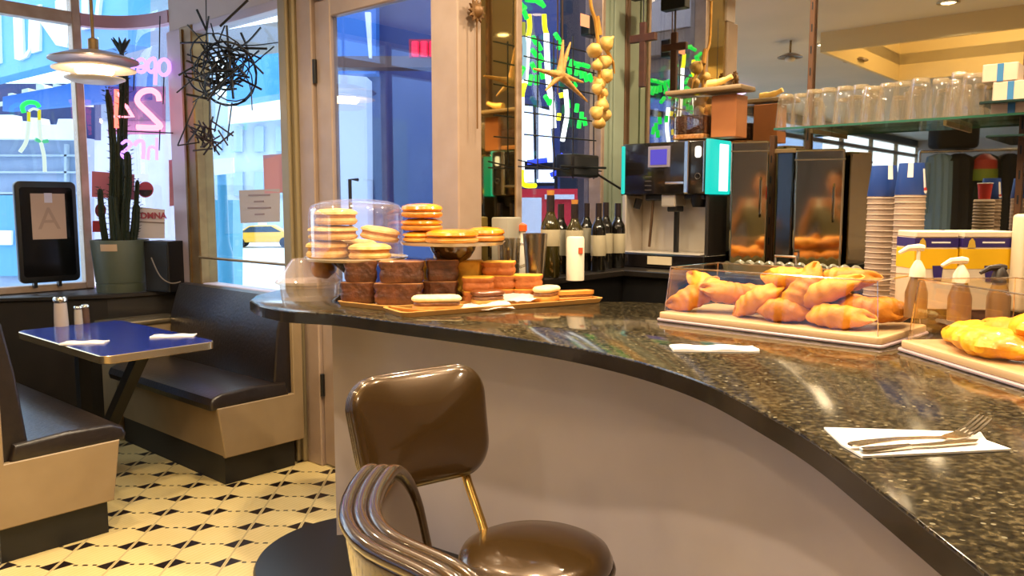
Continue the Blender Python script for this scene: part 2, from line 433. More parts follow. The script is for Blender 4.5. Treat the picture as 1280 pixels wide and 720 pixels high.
# --- mirror wall
MM = frame_M(M0, WD); sg4 = 1 if (MM.to_3x3() @ Vector((0, 1, 0))).dot(-uv) > 0 else -1
def mbox(mb, t0, t1, z0, z1, o0, o1, bev=0, seg=1): return mb.box(t0, min(sg4*o0, sg4*o1), z0, t1, max(sg4*o0, sg4*o1), z1, bev, seg, MM)
def MP(t, o, z=0): return MM @ Vector((t, sg4*o, z))
def TM(px, off=0): return PX(px, M0 - uv*off, WD)
w = MB(); mbox(w, 0, 5.2, 0, CEIL, 0, -.1); struct(w.build('wall_back', m_beige, smooth=False))
w = MB(); mbox(w, .004, 4.6, 1.12, 2.94, .006, .0); o = w.build('wall_mirror', m_mirror, smooth=False)
tag(o, 'large wall mirror behind the coffee machine and glass shelves', 'mirror')
w = MB(); mbox(w, .0, .018, 1.1, 2.96, .03, 0, .003)
struct(w.build('trim_7', mat('brown_corner_strip', '#6d5138', .4, .2), smooth=False))
# --- remaining walls: right end and behind the camera
E1 = M0 + WD*5.2; E2 = LW(17.0) + WD*8.0; E3 = LW(17.0)
def plainwall(name, A, B, m, z1=CEIL):
    d = (B-A); L = d.length; d.normalize(); MBm = frame_M(A, d); mb = MB(); mb.box(0, -.06, 0, L, .06, z1, M=MBm); return struct(mb.build(name, m, smooth=False))
plainwall('wall_right', E1, E1 - uv*(uM - uR), m_wallp)
plainwall('wall_rear', E3, E3 + WD*(vC - vE), m_wallp)
# ================================================================== OUTSIDE
def on_plane(px, py, A, d):
    t = PX(px, A, d); q = A + d*t; return U(px, py, q.y)
def slab(px_pts, A, d, depth, name, material, parent=None, off=0):
    """solid whose front outline is given by photo points on the vertical plan line A + t d; grows away from the camera"""
    d = d.normalized(); nrm = V2(-d.y, d.x)
    if nrm.y < 0: nrm = -nrm
    mb = MB(); f = [on_plane(x, y, A, d) + nrm*off for x, y in px_pts]; b = [p + nrm*depth for p in f]
    vf = [mb.b.verts.new(p) for p in f]; vb = [mb.b.verts.new(p) for p in b]; n = len(f)
    mb.b.faces.new(vf); mb.b.faces.new(vb[::-1])
    for i in range(n): mb.b.faces.new([vf[i], vb[i], vb[(i+1) % n], vf[(i+1) % n]])
    return mb.build(name, material, parent, smooth=False)
def rect(x0, y0, x1, y1): return [(x0, y0), (x1, y0), (x1, y1), (x0, y1)]
XD = V2(1, 0)
m_sky_blue = mat('blue_fascia', '#4d9fdc', .5, noise=(2, '#4697d4'))
m_white_l = mat('white_letter', '#eef2f4', .5)
m_navy = mat('navy_wall', '#26356a', .5, noise=(1.5, '#223060'))
m_cream = mat('cream_ledge', '#d9d6b8', .6)
m_pale = mat('pale_facade', '#aebccb', .6, noise=(1, '#a4b2c2'))
m_greyblue = mat('greyblue_brick', '#93a5c0', .6, noise=(3, '#8799b6'))
m_street = mat('pale_pavement', '#d7e0e6', .7, noise=(.8, '#cdd7de'))
m_winglass = mat('facade_window', '#8fa6bd', .25)

o = MB().box(-60, -30, -.72, 60, 90, -.6).build('street_ground', m_street, smooth=False); o['kind'] = 'structure'
# blue fascia with big white letters, across the left window
FA = V2(-5.76, 9.0); FD = V2(1.51, -1.2).normalized()
r = thing('fascia_sign', 'bright blue shop fascia with tall white letters outside the left window', 'sign')
slab([(-120, -140), (160, -140), (160, 55), (105, 70), (0, 97), (-120, 127)], FA, FD, .2, 'fascia_board', m_sky_blue, r)
def letter(polys, nm='letter'):
    for i, P in enumerate(polys):
        pass
    mb = None
    nrm = V2(-FD.y, FD.x); nrm = nrm if nrm.y < 0 else -nrm
    mb = MB()
    for P in polys:
        f = [on_plane(x, y, FA, FD) + nrm*.03 for x, y in P]; b = [p - nrm*.03 for p in f]
        vf = [mb.b.verts.new(p) for p in f]; vb = [mb.b.verts.new(p) for p in b]; n = len(f)
        mb.b.faces.new(vf); mb.b.faces.new(vb[::-1])
        for i in range(n): mb.b.faces.new([vf[i], vb[i], vb[(i+1) % n], vf[(i+1) % n]])
    return mb.build(nm, m_white_l, r, smooth=False)
letter([[(-9, 22), (3, 18), (4, 79), (-8, 83)], [(-30, 16), (12, 2), (12, 12), (-30, 28)]])                        # T
letter([[(20, 12), (31, 9), (33, 71), (22, 74)], [(22, 74), (33, 71), (39, 62), (40, 18), (43, 16), (42, 63), (37, 72), (28, 76)]])   # U
letter([[(41, 10), (54, 6), (53, 64), (43, 67)], [(44, 14), (54, 8), (88, 50), (88, 60), (74, 57)], [(73, 2), (88, -6), (89, 55), (74, 57)]])  # N
letter([[(106, -20), (114, -22), (114, 36), (106, 38)], [(114, -22), (124, -20), (129, 0), (127, 20), (118, 36), (116, 35), (123, 18), (125, 0), (121, -16), (114, -19)]])  # D
o = slab([(-60, 115), (0, 102), (104, 74), (104, 116), (-60, 134)], FA, FD, .12, 'awning_valance', mat('deep_blue', '#2a6fbe', .55), None, .55)
tag(o, 'deep blue valance hanging under the lettered fascia', 'valance')
A12 = V2(0, 12.0)
o = slab([(-60, 137), (10, 126), (10, 117), (14, 116), (20, 119), (20, 124), (27, 122), (27, 112), (35, 110), (36, 120), (45, 118), (45, 105), (50, 104), (55, 107), (56, 115), (66, 113), (66, 104), (80, 107), (86, 103), (104, 100), (104, 131), (60, 128), (20, 124), (-60, 137)][:-1], A12, XD, .3, 'cornice', m_cream)
tag(o, 'cream notched cornice beneath the blue valance', 'cornice')
A13 = V2(0, 13.0)
o = slab([(-160, 174), (-160, 152), (12, 152), (14, 146), (30, 146), (31, 153), (48, 154), (50, 149), (64, 150), (66, 158), (84, 158), (86, 151), (106, 151), (106, 176)], A13, XD, .25, 'parapet', m_white_l, None, -.3)
tag(o, 'white notched parapet on the grey-blue building', 'parapet')
b = thing('far_building', 'grey-blue building with white parapet across the street', 'building')
slab(rect(-400, 172, 104, 400), A13, XD, .25, 'wall', m_greyblue, b, .1)
slab(rect(-400, 100, 104, 172), A13, XD, .2, 'upper_wall', m_navy, b, .36)
for y in (193, 214, 240):
    slab(rect(-400, y, 108, y+2.5), A13, XD, .12, 'ledge', m_pale, b, .0)
for x in (-70, -20, 80):
    slab(rect(x, 180, x+3, 330), A13, XD, .12, 'pilaster', m_pale, b, .0)
slab(rect(-6, 244, 22, 345), A13, XD, .12, 'door', mat('blue_door', '#5b9ac9', .4), b, .0)
slab(rect(1, 288, 17, 306), A13, XD, .05, 'notice', m_white_l, b, -.06)
# pale block seen through the curved corner and the tall window
A18 = V2(0, 46.0)
b = thing('pale_building', 'pale stone building with rows of windows seen through corner windows', 'building')
slab(rect(60, 120, 420, 330), A18, XD, 3, 'wall', m_pale, b)
for j, (y0, y1) in enumerate(((158, 190), (215, 245))):
    for x in range(112, 400, 26):
        slab(rect(x, y0, x+11, y1), A18, XD, .3, 'window', m_winglass, b, -.25)
slab([(285, 155), (285, 118), (296, 118), (297, 110), (303, 108), (309, 110), (310, 116), (322, 114), (323, 106), (329, 104), (335, 106), (336, 112), (345, 110), (346, 101), (352, 99), (359, 101), (360, 108), (380, 104), (380, 146)], V2(0, 45), XD, .3, 'battlement', m_white_l, b)
slab(rect(262, 286, 372, 308), A18, XD, .2, 'street_wall', mat('light_plinth', '#e6eef2', .6), b, -.35)
o = slab(rect(96, -160, 262, 150), V2(0, 30), XD, .6, 'office_block', mat('teal_grey_facade', '#74899c', .5, noise=(.5, '#6a8094'))); tag(o, 'teal-grey office block behind the neon sign of the curved window', 'building'); slab(rect(96, 150, 262, 330), V2(0, 30.1), XD, .4, 'lower_storeys', m_pale, o)
o = slab([(283, 62), (380, 48), (380, 112), (283, 128)], V2(0, 14), XD, .6, 'blue_banner', m_sky_blue); tag(o, 'blue banner above the white battlements outside tall window', 'banner'); slab([(378, 100), (384, 100), (384, 400), (378, 400)], V2(0, 14.2), XD, .2, 'support_post', m_black, o)
o = slab([(262, 40), (380, 22), (380, 52), (262, 66)], V2(0, 11), XD, .5, 'street_canopy', mat('grey_canopy', '#8b8580', .6)); tag(o, 'grey street canopy above the blue banner', 'canopy')
# lamp post with square sign
r = thing('street_post', 'blue street post with a square white sign on top', 'post', (0, 0, 0))
p0 = U(282, 345, 9.0); p1 = U(280, 210, 9.0)
mb = MB().lathe([(0, -.6), (.09, -.6), (.09, p0.z+.25), (.055, p0.z+.4), (.05, p1.z), (0, p1.z)], 14, (p0.x, p0.y, 0)); mb.build('pole', mat('teal_blue_paint', '#3f8fb4', .4), r)
slab([(266, 199), (291, 197), (292, 216), (268, 219)], V2(0, 8.9), XD, .04, 'sign_plate', m_white_l, r)
o = slab(rect(268, 250, 291, 468), V2(0, 9.4), XD, .35, 'utility_box', mat('teal_box', '#5aa6c4', .5)); tag(o, 'pale blue utility box standing behind the street post', 'utility box')
# taxi
def taxi():
    G = UZ(330, 309, -.6); c = Vector((G.x, G.y, -.6)); s = 1.0
    r = thing('taxi', 'yellow taxi parked across the street beyond tall window', 'car', c, math.radians(8))
    L = 3.3; k = L/4.6
    prof = [(-2.3, .35), (-2.28, .75), (-2.1, .92), (-1.45, .98), (-.75, 1.42), (.7, 1.45), (1.45, 1.0), (2.15, .88), (2.3, .7), (2.3, .35)]
    M = Matrix.Rotation(PI/2, 4, 'X')
    mb = MB().prism([(x*k, z*k) for x, z in prof], -.85*k, .85*k, .08*k, 2, M); mb.build('body', mat('taxi_yellow', '#e8b02c', .3, coat=.4), r)
    mb = MB().prism([(x*k, z*k) for x, z in ((-1.3, 1.0), (-.7, 1.36), (.62, 1.38), (1.25, 1.02))], -.862*k, .862*k, 0, 1, M); mb.build('side_glass', mat('car_glass', '#33404a', .1), r)
    for x in (-1.4, 1.45):
        for y in (-.8, .8):
            M2 = Matrix.Translation((x*k, y*k, .34*k)) @ M
            w = MB().lathe([(0, -.1*k), (.2*k, -.1*k), (.34*k, -.09*k), (.34*k, .09*k), (.2*k, .1*k), (0, .1*k)], 20, M=M2).build('wheel', mat('tyre', '#15151a', .7), r)
    MB().box(-.3*k, -.2*k, 1.44*k, .2*k, .2*k, 1.6*k, .02).build('roof_sign', m_white_l, r)
taxi()
# beyond the door: navy wall, white block, brown lintel
o = slab(rect(455, -160, 700, 420), V2(0, 8.0), XD, .3, 'blue_wall', m_navy); tag(o, 'deep blue outside wall behind the door glass', 'wall')
o = slab([(418, 93), (458, 96), (461, 420), (418, 420)], V2(0, 7.6), XD, .3, 'white_column', mat('white_column', '#e4eef0', .6)); tag(o, 'broad white column outside the door glass', 'column')
o = slab(rect(405, 70, 600, 84), V2(0, 7.2), XD, .2, 'lintel_beam', mat('brown_beam', '#5d463c', .5)); tag(o, 'brown beam crossing above the white column outside', 'beam'); o_beam = o; slab([(578, 60), (590, 60), (590, 560), (578, 560)], V2(0, 7.25), XD, .1, 'beam_post', mat('brown_beam'), o)
o = slab(rect(380, -160, 470, 92), V2(0, 7.8), XD, .2, 'blue_soffit', mat('mid_blue', '#2f6eb4', .5)); tag(o, 'blue panel above the beam outside the door', 'panel')
slab([(456, 15), (463, 15), (464, 72), (461, 72)], V2(0, 7.1), XD, .05, 'white_pennant', m_white_l, o_beam)
r = thing('neon_reflection', 'red neon reflection at top right of the door glass, built as glowing bars', 'neon sign')  # glowing bars put in for neon reflected in the door glass
for i, x in enumerate((519, 530, 541)):
    p = U(x, 52, 6.9); q = U(x, 70, 6.9); MB().tube([p, q], .03, 8).build('tube', emat('reflection_red', '#ff2040', 3.0), r)
MB().box(-.13+U(530, 61, 6.9).x, 6.93, U(530, 72, 6.93).z, .13+U(530, 61, 6.9).x, 6.96, U(530, 49, 6.93).z).build('backboard', mat('reflection_backing', '#a0213c', .5), r)
slab([(538, 62), (566, 62), (566, 560), (560, 560), (560, 70), (538, 70)], V2(0, 6.97), XD, .04, 'post', m_black, r)
# beyond the kitchen-side window
o = slab(rect(560, -200, 900, 400), V2(0, 10.0), XD, .3, 'night_wall', mat('night_blue', '#0b0d1e', .6)); tag(o, 'dark blue wall outside the kitchen-side window', 'wall')
r = thing('lit_billboard', 'glowing white billboard behind the palm sign', 'billboard')
slab([(650, 128), (689, 134), (697, 232), (650, 232)], V2(0, 7.4), XD, .15, 'frame', m_black, r, .02)
slab([(653, 132), (666, 133), (668, 228), (653, 228)], V2(0, 7.4), XD, .03, 'lit_panel', emat('billboard_light', '#d8f0ff', 5.0), r)
slab([(671, 134), (687, 138), (694, 228), (671, 228)], V2(0, 7.4), XD, .03, 'lit_panel', emat('billboard_light', '#d8f0ff', 5.0), r)
r = thing('red_banner', 'red banner with a white notice low in the kitchen-side window', 'banner')
slab(rect(645, 236, 722, 558), V2(0, 6.6), XD, .05, 'cloth', mat('banner_red', '#d82c36', .5), r)
slab(rect(650, 247, 677, 320), V2(0, 6.56), XD, .03, 'notice', m_white_l, r)
slab(rect(681, 243, 718, 249), V2(0, 6.56), XD, .03, 'stripe', m_white_l, r)
r = thing('blue_lights', 'blue light tubes above the red banner outside', 'light')
slab(rect(655, 203, 725, 212), V2(0, 6.95), XD, .03, 'mounting_rail', m_black, r); slab(rect(693, 196, 697, 548), V2(0, 6.96), XD, .04, 'post', m_black, r)
for (x0, y0, x1, y1) in ((659, 203, 684, 200), (699, 213, 719, 211), (700, 193, 708, 199), (712, 199, 722, 196), (688, 219, 700, 214)):
    MB().tube([U(x0, y0, 6.9), U(x1, y1, 6.9)], .02, 8).build('tube', emat('blue_tube_light', '#3a55ff', 2.2), r)
# long pale block opposite the left windows (shows in the mirror)
QA = LW(3.0) + vv*8.0
b = thing('street_terrace', 'long pale blue terrace opposite the left windows', 'building')
Mq = frame_M(QA, -uv)
MB().box(2, -.5, -.6, 28, .5, 5, M=Mq).build('wall', mat('terrace_blue', '#8fa4cc', .6, noise=(1, '#7f96c4')), b, smooth=False)
for i in range(12):
    MB().box(3+2*i, -.56, 1.2, 4.1+2*i, .56, 3.2, M=Mq).build('window', m_winglass, b, smooth=False)
# ================================================================== BOOTH
NT = UZ(128, 446, .75); NT = V2(NT.x, NT.y)           # near corner of the table
BM = frame_M(NT, uv)                                  # local x = across the booth (towards the door wall), y = towards the window
m_vinyl = mat('black_vinyl', '#1d1715', .32, noise=(30, '#241c19'), bump=(60, .15))
m_lam = mat('beige_laminate', '#8d785a', .45, noise=(6, '#867153'))
m_kick = mat('black_kick', '#0e0c0d', .5)
m_trim = mat('brushed_trim', '#c9b48f', .25, .9)
def bench(name_label, loc_x, flip, back_h, vlen, v0, end_label):
    s = -1 if flip else 1                              # +1: back rests towards +x
    r = thing('booth_bench', name_label, 'bench', NT + uv*loc_x + vv*v0, UA)
    def X(a, b): return (a, b) if s > 0 else (-b, -a)
    def bx(mb, a, b, y0, y1, z0, z1, bev=0, seg=2):
        x0, x1 = X(a, b); return mb.box(x0, y0, z0, x1, y1, z1, bev, seg)
    bx(MB(), .05, .46, .04, vlen, 0, .15).build('kick_base', m_kick, r, smooth=False)
    # laminate box with a sloping front seen on the end panel
    prof = [(.035, .15), (0, .41), (.44, .41), (.44, back_h), (.50, back_h), (.50, .15)]
    pr = [(s*x, z) for x, z in prof]
    M = Matrix.Translation((0, .03, 0)) @ Matrix.Rotation(PI/2, 4, 'X')
    MB().prism(pr, 0, .03, .004, 1, M).build('end_panel', m_lam, r, smooth=False)
    mb = MB(); M2 = Matrix.Translation((0, vlen, 0)) @ Matrix.Rotation(PI/2, 4, 'X')
    mb.prism([(s*.045, .15), (s*.015, .40), (s*.44, .40), (s*.44, .15)], 0, vlen-.03, 0, 1, M2); mb.build('seat_box', m_lam, r, smooth=False)
    # cushion, rounded nose
    cp = [(-.025, .40), (-.035, .43), (-.02, .462), (.03, .482), (.20, .49), (.40, .475), (.42, .40)]
    mb = MB(); M3 = Matrix.Translation((0, vlen, 0)) @ Matrix.Rotation(PI/2, 4, 'X')
    mb.prism([(s*x, z) for x, z in cp], 0, vlen-.005, .018, 3, M3); mb.build('seat_cushion', m_vinyl, r)
    mb = MB(); bp = [(.34, .47), (.37, .75), (.405, back_h-.05), (.43, back_h+.005), (.47, back_h+.012), (.49, back_h-.02), (.49, .2), (.43, .2)]
    mb.prism([(s*x, z) for x, z in bp], 0, vlen-.02, .015, 3, Matrix.Translation((0, vlen+.012, 0)) @ Matrix.Rotation(PI/2, 4, 'X')); mb.build('backrest', m_vinyl, r)
    return r
bench('black vinyl booth bench on right of the blue table, backing the door wall', .53, False, .92, 1.20, .0, '')
bench('black vinyl booth bench at left edge, facing across the blue table', -.01, True, 1.0, 1.72, -.16, '')
# table
r = thing('booth_table', 'blue laminate booth table with brushed metal edge on black trestle leg', 'table', NT, UA)
top = [(p[0]+.27, p[1]+.545) for p in rrect(.54, 1.09, .045, 6)]
MB().prism(top, .712, .7495, .003, 1).build('edge_band', m_trim, r)
top2 = [(p[0]+.27, p[1]+.545) for p in rrect(.53, 1.08, .042, 6)]
MB().prism(top2, .745, .7515, .001, 1).build('tabletop', mat('blue_laminate', '#1a2a78', .18, noise=(40, '#1d2f86')), r)
mb = MB(); mb.bar((.27, .22, .70), (.27, .80, .10), .06, .05); mb.build('slanted_leg', m_kick, r, smooth=False)
mb = MB(); mb.box(.2, .78, 0, .34, 1.0, .12, .01); mb.box(.24, .92, .1, .30, .98, .71); mb.build('floor_foot', m_kick, r, smooth=False)
# corner cabinet under the curved window
r = thing('corner_cabinet', 'low beige corner cabinet with metal edged top behind the blue table', 'cabinet', NT + vv*1.225 + uv*.56, UA)
MB().box(0, 0, 0, .40, .21, .685, .004, 1).build('body', m_lam, r, smooth=False)
MB().box(-.03, -.015, .685, .42, .22, .715, .008, 2).build('top', m_trim, r)
# ledge in the corner below the glass (carries the pot)
led = arc(RC-.0, 12); mb = MB()
lp = [C0 - uv*1.0 + WD*.0, C0 - uv*RC] + led[1:-1] + [C0 + WD*(RC+.14), C0 + WD*(RB+.04) - uv*.04, C0 - uv*.46 + WD*.46, C0 - uv*1.0 + WD*.12]
mb.prism([(p.x, p.y) for p in lp], SILL-.03, SILL, .006, 1); struct(mb.build('trim_8', mat('dark_ledge', '#1a1512', .4)))
mb = MB(); mb.prism([(p.x, p.y) for p in [C0 - uv*1.0 + WD*.02, C0 - uv*RC + WD*.02, C0 + WD*(RB+.02) - uv*.02, C0 + WD*(RB+.02) - uv*.04, C0 - uv*.44 + WD*.44, C0 - uv*1.0 + WD*.10]], 0, SILL-.03)
struct(mb.build('wall_ledge', m_dark, smooth=False))
# --- things on the table
def TT(px, py, z=.7515): return UZ(px, py, z)
m_nap = mat('white_napkin', '#e9e4df', .8, bump=(40, .1))
def napkin(name, label, p, w, d, rz, h=.006, group=None):
    r = MB(); n = 14; m = 6
    top = []
    for i in range(n+1):
        for j in range(m+1):
            x = (i/n-.5)*w; y = (j/m-.5)*d; z = h*(1+.35*math.sin(i*.9+j)+.3*math.sin(j*2.1)); top.append((x, y, max(z, .002)))
    vs = [r.b.verts.new(q) for q in top]; bs = [r.b.verts.new((q[0], q[1], 0.0003)) for q in top]
    g = lambda i, j: i*(m+1)+j
    for i in range(n):
        for j in range(m):
            r.b.faces.new([vs[g(i, j)], vs[g(i+1, j)], vs[g(i+1, j+1)], vs[g(i, j+1)]]); r.b.faces.new([bs[g(i, j)], bs[g(i, j+1)], bs[g(i+1, j+1)], bs[g(i+1, j)]])
    rim = [g(i, 0) for i in range(n)] + [g(n, j) for j in range(m)] + [g(i, m) for i in range(n, 0, -1)] + [g(0, j) for j in range(m, 0, -1)]
    for a, b in zip(rim, rim[1:]+rim[:1]): r.b.faces.new([vs[a], bs[a], bs[b], vs[b]])
    o = r.build(name, m_nap, None, p, rz, ang=60); return tag(o, label, 'napkin', group)
napkin('paper_napkin', 'folded white napkin nearest the left edge of the blue table', TT(106, 429), .20, .085, math.radians(10))
napkin('paper_napkin', 'folded white napkin on blue table beside the right bench', TT(217, 420.5), .21, .085, math.radians(12))
def shaker(name, label, cat, p, r, h, glassc, capc, caph):
    t = thing(name, label, cat, p)
    MB().lathe([(0, 0), (r, 0), (r*1.02, h*.1), (r*.92, h*.7), (r*.86, h*.86), (0, h*.86)], 20).build('jar', glassc, t)
    MB().lathe([(0, h*.86-.001), (r*.98, h*.86-.001), (r*.98, h*.86+caph*.7), (r*.8, h*.86+caph), (0, h*.86+caph)], 20).build('cap', capc, t)
shaker('sugar_shaker', 'tall sugar shaker with chrome cap on the blue table', 'shaker', TT(77, 407.5), .036, .155, mat('sugar_white', '#b8a79a', .25, coat=.6), m_chrome, .03)
shaker('salt_shaker', 'small salt shaker, white filled, beside the sugar shaker', 'shaker', TT(98.5, 405), .022, .10, mat('salt_glass', '#b3a696', .2, coat=.6), m_chrome, .016)
shaker('pepper_shaker', 'small brown pepper shaker, farthest right of the table shakers', 'shaker', TT(107.5, 403.5), .022, .102, mat('pepper_glass', '#5c4436', .2, coat=.6), m_chrome, .016)
# --- menu board standing in the left window
pb = on_plane(60, 356, LW(0) - vv*-.0 + nn*.10, uv); MA = LW(0) + nn*.05
def mpix(px, py): return on_plane(px, py, MA, uv)
c0 = mpix(24, 355); c1 = mpix(100, 353); ct = mpix(24, 226)
W_ = (c1-c0).length; H_ = ct.z - c0.z
r = thing('menu_case', 'black framed notice case standing on the sill of the left window', 'notice case', (c0.x, c0.y, c0.z), UA)
Mz = Matrix.Rotation(PI/2, 4, 'X')
MB().prism([(p[0]+W_/2, p[1]+H_/2) for p in rrect(W_, H_, .035)], -.02, .02, .006, 2, Mz).build('case', m_black, r)
MB().prism([(p[0]+W_/2, p[1]+H_*.5) for p in rrect(W_*.86, H_*.88, .02)], .0195, .0215, 0, 1, Mz).build('inner_panel', mat('black_gloss', '#08080a', .12), r)
MB().box(W_*.24, -.0225, H_*.43, W_*.80, -.0215, H_*.88).build('letter_grade_paper', mat('cream_paper', '#b59a88', .7), r, smooth=False)
o = text_mb('A', .20, .0006).build('grade_letter', mat('faint_grade', '#a08678', .7), r, (W_*.52, -.0229, H_*.53), smooth=False)
MB().box(W_*.46, -.0236, H_*.79, W_*.59, -.0226, H_*.885).build('sticker', mat('sticker', '#c9c4d8', .5), r, smooth=False)
for x in (.22, .62): MB().box(W_*x, -.02, -.03, W_*x+.02, .02, .002).build('foot', m_black, r, smooth=False)
# --- potted cactus
pp = UZ(153, 360, SILL+.001); pc = C0 - uv*.34 + WD*.27
pp = V2(*[pc.x, pc.y]); k = U(153, 360, pp.y)
sc_ = pp.y/1000*1.02
R1 = 33*sc_; hp = 63*sc_
r = thing('potted_cactus', 'tall dark cactus in a grey-green pot in the corner window', 'potted plant', (U(153, 360, pp.y).x, pp.y, SILL))
MB().lathe([(0, 0), (R1*.86, 0), (R1*.88, hp*.16), (R1*.86, hp*.165), (R1*.86, hp*.185), (R1*.885, hp*.19), (R1, hp*.98), (R1*.985, hp), (R1*.9, hp), (R1*.88, hp*.9), (0, hp*.9)], 36).build('pot', mat('sage_pot', '#474d3e', .5, noise=(5, '#414738')), r)
lb = MB(); 
for s in (0,):
    a0, a1 = -PI/2-.25, -PI/2+.35; n = 8; pts = []
    for i in range(n+1):
        a = a0 + (a1-a0)*i/n; pts.append((math.cos(a), math.sin(a)))
    for (x0, y0), (x1, y1) in zip(pts, pts[1:]):
        lb.quad([(x0*R1*.99, y0*R1*.99, hp*.80), (x1*R1*.99, y1*R1*.99, hp*.80), (x1*R1*1.005, y1*R1*1.005, hp*.93), (x0*R1*1.005, y0*R1*1.005, hp*.93)])
lb.build('label', mat('tan_label', '#b89a7c', .6), r)
MB().lathe([(0, hp*.9), (R1*.88, hp*.9), (R1*.5, hp*.93), (0, hp*.94)], 20).build('soil', mat('soil', '#241a14', .9), r)
m_cact = mat('dark_cactus', '#1c2a1c', .6, noise=(20, '#243022'))
ox = r.location.x
def stemc(pts, rad):
    P = [Vector((U(x, y, pp.y).x - ox, dy, U(x, y, pp.y).z - SILL)) for x, y, dy in pts]; Q = smooth_pts(P, 6)
    mb = MB(); n = 10; R = []
    for i, q in enumerate(Q):
        t = i/(len(Q)-1); rr = rad*(1-.25*t)*(1 if t < .95 else .5); ring = []
        for k in range(n*2):
            a = PI*k/n; w = rr*(1.0 if k % 2 else .68); ring.append(mb.b.verts.new(q + Vector((w*math.cos(a), w*math.sin(a), 0))))
        R.append(ring)
    for A, B in zip(R, R[1:]):
        for k in range(n*2): mb.b.faces.new([A[k], A[(k+1) % (2*n)], B[(k+1) % (2*n)], B[k]])
    mb.b.faces.new(R[-1]); mb.b.faces.new(R[0][::-1])
    for q in Q[1:]:
        for k in range(5):
            a = random.random()*6.28; d = Vector((math.cos(a), math.sin(a), .4))
            mb.tube([q + d*rad*.8, q + d*rad*1.5], [.003, .001], 4)
    return mb.build('cactus_stem', m_cact, r)
stemc([(143, 304, 0), (141, 250, 0), (142, 200, .0), (139, 150, 0), (134, 112, 0)], .026)
stemc([(150, 304, .03), (150, 240, .03), (151, 160, .02), (155, 110, .0), (152, 66, 0)], .036)
stemc([(158, 302, -.02), (159, 262, -.02), (162, 230, -.02), (161, 190, -.02)], .028)
stemc([(136, 304, -.04), (133, 268, -.06), (131, 236, -.06)], .022)
stemc([(150, 306, -.05), (148, 270, -.06), (146, 246, -.06)], .034)
stemc([(165, 302, .02), (168, 262, .02), (170, 225, .02)], .018)
stemc([(160, 304, .05), (164, 285, .05), (166, 255, .05)], .03)
mb = MB()
for a in range(9):
    ang = a*.7; b0 = Vector((U(152, 66, pp.y).x-ox, 0, U(152, 66, pp.y).z-SILL)); d = Vector((math.cos(ang)*.6, math.sin(ang)*.5, 1)).normalized()
    mb.tube([b0, b0 + d*.06, b0 + d*.11 + Vector((0, 0, -.01))], [.012, .011, .003], 6)
mb.build('crown_leaves', m_cact, r)
# --- black box beside the pot
q = C0 - uv*.24 + WD*.40; x0 = U(207, 358, q.y).x; s_ = q.y/1000
r = thing('speaker_box', 'plain black box standing right of the cactus pot', 'box', (x0, q.y+.0, SILL), math.radians(-20))
MB().box(-19*s_, -.07, 0, 19*s_, .07, 63*s_, .004, 1).build('cabinet', mat('black_box', '#0d0c0e', .45), r, smooth=False)
MB().box(-17.5*s_, -.074, .012, 17.5*s_, -.07, 60*s_, .001, 1).build('front_grille', mat('grille_black', '#121113', .7), r, smooth=False)
pts = smooth_pts([U(189, 322, q.y-.10), U(200, 345, q.y-.12), U(214, 354, q.y-.12), U(226, 352, q.y-.10)], 6)
o = MB().tube(pts, .004, 6).build('power_cord', mat('cord_grey', '#6e6257', .5)); tag(o, 'thin cord drooping in front of the black box', 'cord')
# --- pendant lamp over the table
LD = 4.2; pz = U(118, 85, LD)
r = thing('pendant_lamp', 'pendant lamp of stacked discs glowing over the blue table', 'lamp', (pz.x, LD, pz.z))
s_ = LD/1000
m_disc = glassmat('frosted_disc', '#fff0da', .25, .6, .25)
m_disc2 = mat('frosted_glass', '#e9dcc8', .35, trans=.0)
MB().lathe([(0, 22*s_), (12*s_, 21*s_), (30*s_, 17*s_), (50*s_, 10*s_), (50.5*s_, 8*s_), (30*s_, 14*s_), (0, 17*s_)], 40).build('upper_disc', mat('disc_metal', '#8d7d74', .3, .5), r)
MB().lathe([(14*s_, 6*s_), (32*s_, 3*s_), (47*s_, -1*s_), (47*s_, -2.5*s_), (32*s_, 1*s_), (14*s_, 4*s_)], 40).build('middle_disc', m_disc2, r)
MB().lathe([(10*s_, -14*s_), (26*s_, -15*s_), (34*s_, -12*s_), (34*s_, -13.5*s_), (26*s_, -17*s_), (10*s_, -16*s_), (0, -16*s_), (0, -14.5*s_)], 40).build('lower_disc', m_disc2, r)
MB().sphere((0, 0, -3*s_), (22*s_, 22*s_, 9*s_), 20, 12).build('bulb', emat('warm_bulb', '#ffd9a0', 22.0), r)
MB().lathe([(0, 20*s_), (6*s_, 20*s_), (6*s_, 34*s_), (2*s_, 36*s_), (2*s_, CEIL-pz.z), (0, CEIL-pz.z)], 12).build('rod', m_bronze, r)
# --- neon OPEN 24 HRS sign in the curved window, facing the street
NA = V2(U(165, 150, 5.22).x, 5.22); ND = V2(1, .12).normalized()
r = thing('neon_sign', 'pink and violet neon sign facing the street in curved window', 'neon sign')
m_n1 = emat('violet_neon', '#c488ff', 2.4); m_n2 = emat('pink_neon', '#ff8c9a', 2.8); m_n3 = emat('red_tube', '#ff2a3c', 3.0)
def stroke(name, pts, m, rad=.012, close=False, n=6):
    P = smooth_pts([on_plane(x, y, NA, ND) for x, y in pts], n, close) if len(pts) > 2 else [on_plane(x, y, NA, ND) for x, y in pts]
    return MB().tube(P, rad, 8, close).build(name, m, r)
stroke('letter_n', [(166, 90), (166, 76), (164, 75), (157, 77), (156, 90)], m_n1, n=4)
stroke('letter_e', [(182, 83), (171, 83), (172, 77), (177, 74), (182, 78), (182, 86), (177, 90), (171, 88)], m_n1)
stroke('letter_p', [(194, 106), (194, 76), (189, 74), (185, 79), (185, 86), (189, 90), (194, 87)], m_n1)
